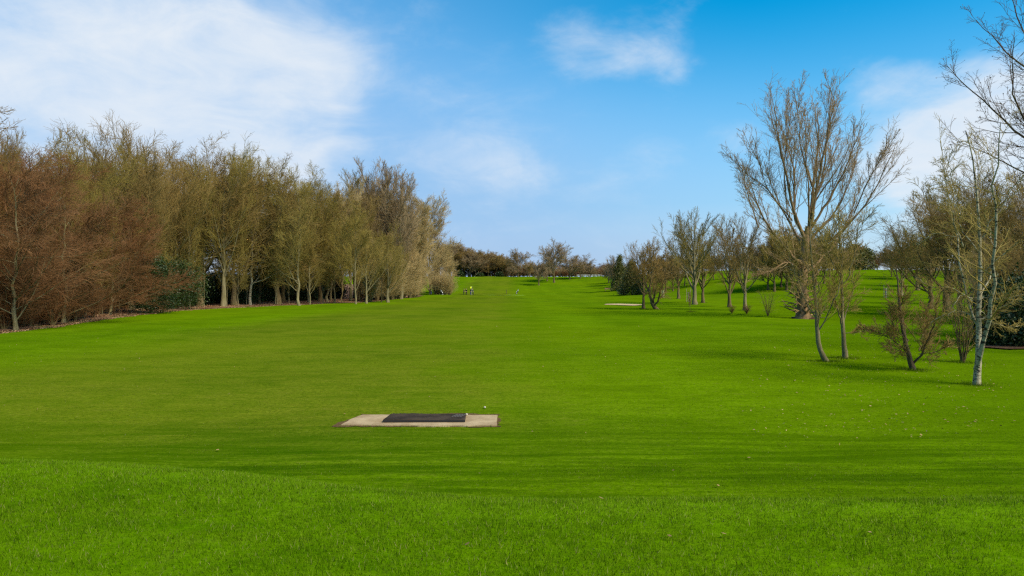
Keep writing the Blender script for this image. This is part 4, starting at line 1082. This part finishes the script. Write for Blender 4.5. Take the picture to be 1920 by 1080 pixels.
def people():
    def at(px, d): return (px - CX) / F * d, d
    x, y = at(869.5, 183); golfer(x, y, 1.2, 'golfer in brown top and dark trousers, leftmost of the four on the green', BRN, BLK, BRN, .12, .25, .08)
    x, y = at(874.6, 182); golfer(x, y, -.5, 'golfer dressed all in black, second from left on the green', BLK, BLK, BRN, .05, .2, .05)
    x, y = at(882.6, 182); golfer(x, y, .4, 'golfer in black top and dark blue trousers bending forward below the yellow flag', BLK, NAVY, BRN, .28, .22, .12)
    x, y = at(887, 183); golfer(x, y, -1.4, 'golfer in navy blue, rightmost of the four on the green', NAVY, BLK, BRN, .08, .25, .12)
    # flagstick held upright between the right-hand two
    x, y = at(884.6, 181.2); root = bpy.data.objects.new('golf_flag', None); C.collection.objects.link(root); root.location = (x, y, hz(x, y) + .05)
    tube_obj('flagstick', [(0, 0, 0), (0, 0, 1.2), (0, 0, 2.35)], .018, WHT, root)
    n = 12; V = []
    for lay in (-.006, .006):
        for j in range(6):
            for i in range(n): u = i / (n - 1); V.append((-.02 - .40 * u, .05 * math.sin(u * 6) + lay, 2.32 - j * .09 - .12 * u))
    V = np.array(V); i = np.arange(5)[:, None] * n + np.arange(n - 1)[None]; q = np.stack([i, i + 1, i + n + 1, i + n], -1).reshape(-1, 4)
    link('flag', smooth(np_mesh('flag', V, [q, q[:, ::-1] + 6 * n])), YEL, root)
    tag(root, 'bright yellow flag on a white stick above the golfers on the green', 'flag')
    x, y = at(808, 166); golf_bag(x, y, 'dark golf bag standing by the last willow')
    x, y = at(830, 178); golf_trolley(x, y, 2.9, 'golf trolley with dark bag and white trim between the willow and the golfers', BLK, WHT)
    x, y = at(968.5, 196); golf_trolley(x, y, .2, 'golf trolley with black bag and white top standing alone right of the green', BLK, WHT)
    # marker post behind the green
    x, y = at(949.5, 199); root = bpy.data.objects.new('marker_post', None); C.collection.objects.link(root); root.location = (x, y, hz(x, y))
    cylinder('post', .07, .06, 1.1, 10, BRN, root, (0, 0, .5)); cylinder('post_cap', .085, .06, .08, 10, BLK, root, (0, 0, 1.09))
    tag(root, 'short dark marker post behind the green', 'post')
    # bench by the conifer
    wood = plain('bench_wood', (.20, .12, .06)); x, y, _ = ground_at(1144, 546); root = bpy.data.objects.new('park_bench', None); C.collection.objects.link(root); root.location = (x - .8, y - 1.2, hz(x, y) + .02); root.rotation_euler = (0, 0, .15)
    link('seat', box_mesh('seat', -.9, .9, -.22, .22, .42, .47, .01), wood, root)
    link('backrest', box_mesh('backrest', -.9, .9, .24, .28, .55, .92, .01), wood, root)
    for sx in (-.75, .75):
        for sy in (-.18, .25): link('leg', box_mesh('leg', sx - .04, sx + .04, sy - .035, sy + .035, 0, .42 if sy < 0 else .9, .006), wood, root)
        link('armrest', box_mesh('armrest', sx - .035, sx + .035, -.24, .24, .64, .68, .006), wood, root)
    tag(root, 'low wooden bench in the shade beside the dark pointed conifer', 'bench')
    # tree guards: pale stake tubes
    for px, pb, lb in ((1185.5, 558, 'pale tree guard with its staked sapling, right of the many-stemmed tree'), (1291, 566, 'pale tree guard on the lawn left of the tallest tree of the row'), (1661, 558, 'pale tree guard alone on the right hill')):
        if px < 1200: px = 1243
        x, y, _ = ground_at(px, pb); root = bpy.data.objects.new('tree_guard', None); C.collection.objects.link(root); root.location = (x, y, hz(x, y))
        import bmesh
        s_ = y / 100.0
        cylinder('guard_tube', .11, .12, 1.3, 14, plain('guard_grey', (.33, .29, .20)), root, (0, 0, .65))
        for s in (-1, 1): cylinder('stake', .035, .03, 1.8, 7, plain('stake', (.35, .27, .17)), root, (s * .27, 0, .88))
        P = one_curve([(0, 0, 0), (.02, 0, 1.6), (.05, 0, 3.2)], .025, .008, 8); r2 = np.random.default_rng(int(px))
        B = grow(*P, 10, .45, 1, .6, .3, 4, .08, .1, .5, .006, .4, r2); V, Fc = tubes([P + (5,), B + (3,)]); link('sapling', np_mesh('sapling', V, Fc), TW_BROWN, root)
        tag(root, lb, 'tree guard')
    # pale fence on the crest
    x0, x1, yf = (1082 - CX) / F * 322, (1128 - CX) / F * 322, 322; root = bpy.data.objects.new('rail_fence', None); C.collection.objects.link(root)
    zf = hz((x0 + x1) / 2, yf); root.location = (x0, yf, zf); Lf = x1 - x0; pale = plain('fence_paint', (.45, .43, .36))
    n = 9
    for i in range(n):
        xx = Lf * i / (n - 1); z_ = hz(x0 + xx, yf) - zf
        link('post', box_mesh('post', xx - .07, xx + .07, -.07, .07, z_ - .1, z_ + 1.0, .01), pale, root)
    for hh in (.35, .8): link('rail', box_mesh('rail', -.1, Lf + .1, -.12, -.072, hh, hh + .13, .01), pale, root)
    tag(root, 'pale wooden rail fence on the far crest beside the last slope tree', 'fence')
    # small pale flag on the right hill
    xs, ys = (1660 - CX) / F * 200, 200; root = bpy.data.objects.new('golf_flag', None); C.collection.objects.link(root); root.location = (xs, ys, hz(xs, ys))
    tube_obj('flagstick', [(0, 0, 0), (0, 0, 1), (0, 0, 1.9)], .02, WHT, root); o = link('flag', box_mesh('flag', 0, .5, -.008, .008, 1.45, 1.85, .003), WHT, root)
    tag(root, 'small pale flag on the crest of the right hill', 'flag')


people()

# ---------------------------------------------------------------- grass blades, fallen leaves (uncountable)
def grass():
    rg = np.random.default_rng(12)
    bands = [(2.6, 6.6, 12500, .0032, .032), (6.6, 9.5, 5200, .0034, .020), (9.5, 14, 2300, .0048, .016), (14, 24, 800, .0080, .016), (24, 46, 230, .0135, .017)]
    VV = []; TT = []
    for y0, y1, dens, w, h in bands:
        area = .95 * 2 * (y1 - y0) * (y0 + y1) / 2 + 4 * (y1 - y0)
        n = int(area * dens * .9); y = np.sqrt(rg.uniform(y0 ** 2, y1 ** 2, n)); x = rg.uniform(-1, 1, n) * (y * .95 + 3)
        cl = vnoise(x * 5.5, y * 5.5) + vnoise(x * 1.7 + 8, y * 1.7) * .8      # clumps
        keep = cl + rg.normal(size=n) * .3 > -.75
        if y0 > 20: keep &= rg.random(n) > (y - y0) / (y1 - y0)
        keep &= x > edge_x(y) + .3
        keep &= ~((x > -3.0 - (y - 12) * .1) & (x < -.20) & (y > 11.95) & (y < 12.9))
        x, y, cl = x[keep], y[keep], cl[keep]; n = len(x)
        hh = h * (.5 + .8 * rg.random(n)) * (1 + .5 * np.clip(cl, -.5, .8))
        hh = np.where(rg.random(n) < (.02 if y0 < 6 else .004), hh * 1.9, hh)
        a = rg.normal(size=n) * .9; b = rg.random(n) * 6.283; ln = .15 + .65 * rg.random(n)
        base = np.stack([x, y, height(x, y) - .004], 1); side = np.stack([np.cos(a), np.sin(a), 0 * a], 1) * (w * (.6 + .8 * rg.random(n)) * .5)[:, None]
        tip = base + np.stack([-np.sin(b), np.cos(b), 0 * b], 1) * (hh * ln)[:, None] + np.array([0, 0, 1.]) * (hh * (1 - .25 * ln))[:, None]
        VV.append(np.stack([base - side, base + side, tip], 1)); TT.append(np.repeat(rg.random(n), 3))
    # longer, uncut grass round the boles the mower cannot reach
    for o in [o for o in C.objects if o.get('category') in ('tree', 'slab') and o.location.x > -12 and o.location.y < 115]:
        k = 700 if o.get('category') == 'tree' else 900
        if o['category'] == 'tree': a = rg.random(k) * 6.283; q = .12 + np.abs(rg.normal(size=k)) * .28; x = o.location.x + q * np.cos(a); y = o.location.y + q * np.sin(a) * .8
        else:
            x = rg.uniform(-3.05, -.2, k); y = np.where(rg.random(k) < .5, 11.86, 12.96) + rg.normal(size=k) * .05
        w = (.005 + .00012 * y) * (.6 + .8 * rg.random(k)); hh = (.05 + .07 * rg.random(k)) * (1 if o['category'] == 'tree' else .55)
        a = rg.normal(size=k); b = rg.random(k) * 6.283
        base = np.stack([x, y, height(x, y) - .01], 1); side = np.stack([np.cos(a), np.sin(a), 0 * a], 1) * w[:, None] * .5
        tip = base + np.stack([-np.sin(b), np.cos(b), 0 * b], 1) * (hh * .5)[:, None] + np.array([0, 0, 1.]) * hh[:, None]
        VV.append(np.stack([base - side, base + side, tip], 1)); TT.append(np.repeat(rg.random(k), 3))
    V = np.concatenate(VV); n = len(V); me = np_mesh('grass', V.reshape(-1, 3), [np.arange(n * 3).reshape(-1, 3)])
    at = me.attributes.new('tint', 'FLOAT', 'POINT'); at.data.foreach_set('value', np.concatenate(TT).astype(np.float32))
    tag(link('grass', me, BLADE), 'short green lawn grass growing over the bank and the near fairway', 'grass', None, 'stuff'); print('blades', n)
    # fallen leaves, worm casts and daisies
    def specks(name, label, n, size, xy, mat, z=.02, seed=3):
        r2 = np.random.default_rng(seed); x, y = xy(r2, n); p = np.stack([x, y, height(x, y) + z], 1)
        d = r2.normal(size=(n, 3)) * [1, 1, .35]; d /= np.linalg.norm(d, axis=1, keepdims=True); e = np.cross(d, [0, 0, 1.]) + r2.normal(size=(n, 3)) * .3
        s = size * (.5 + r2.random((n, 1)))
        V = np.stack([p - d * s, p + e * s * .6, p + d * s, p - e * s * .6], 1).reshape(-1, 3)
        tag(link(name, np_mesh(name, V, [np.arange(n * 4).reshape(-1, 4)]), mat), label, 'leaves', None, 'stuff')
    leaf = mat_twig('fallen_leaf', (.22, .13, .05), (.42, .30, .14)); pale = plain('petal', (.5, .48, .36))
    def right(r, n): y = 11 + 30 * r.random(n) ** 1.2; x = y * (.35 + .35 * r.random(n) ** .7) + r.normal(size=n) * .5; return x, y
    def wide(r, n): y = np.sqrt(r.uniform(3.5 ** 2, 40 ** 2, n)); return r.uniform(-.75, .75, n) * y, y
    def nearf(r, n): y = np.sqrt(r.uniform(3.2 ** 2, 7 ** 2, n)); return r.uniform(-.8, .8, n) * y, y
    specks('fallen_leaves', 'brown and pale leaves fallen on the lawn under the right-hand trees', 1300, .019, right, leaf, .035, 3)
    specks('scattered_leaves', 'sparse pale and brown leaves scattered over the whole lawn', 500, .018, wide, leaf, .035, 4)
    specks('daisy_petals_debris', 'tiny white daisies in the near grass', 22, .0045, nearf, pale, .045, 5)


grass()
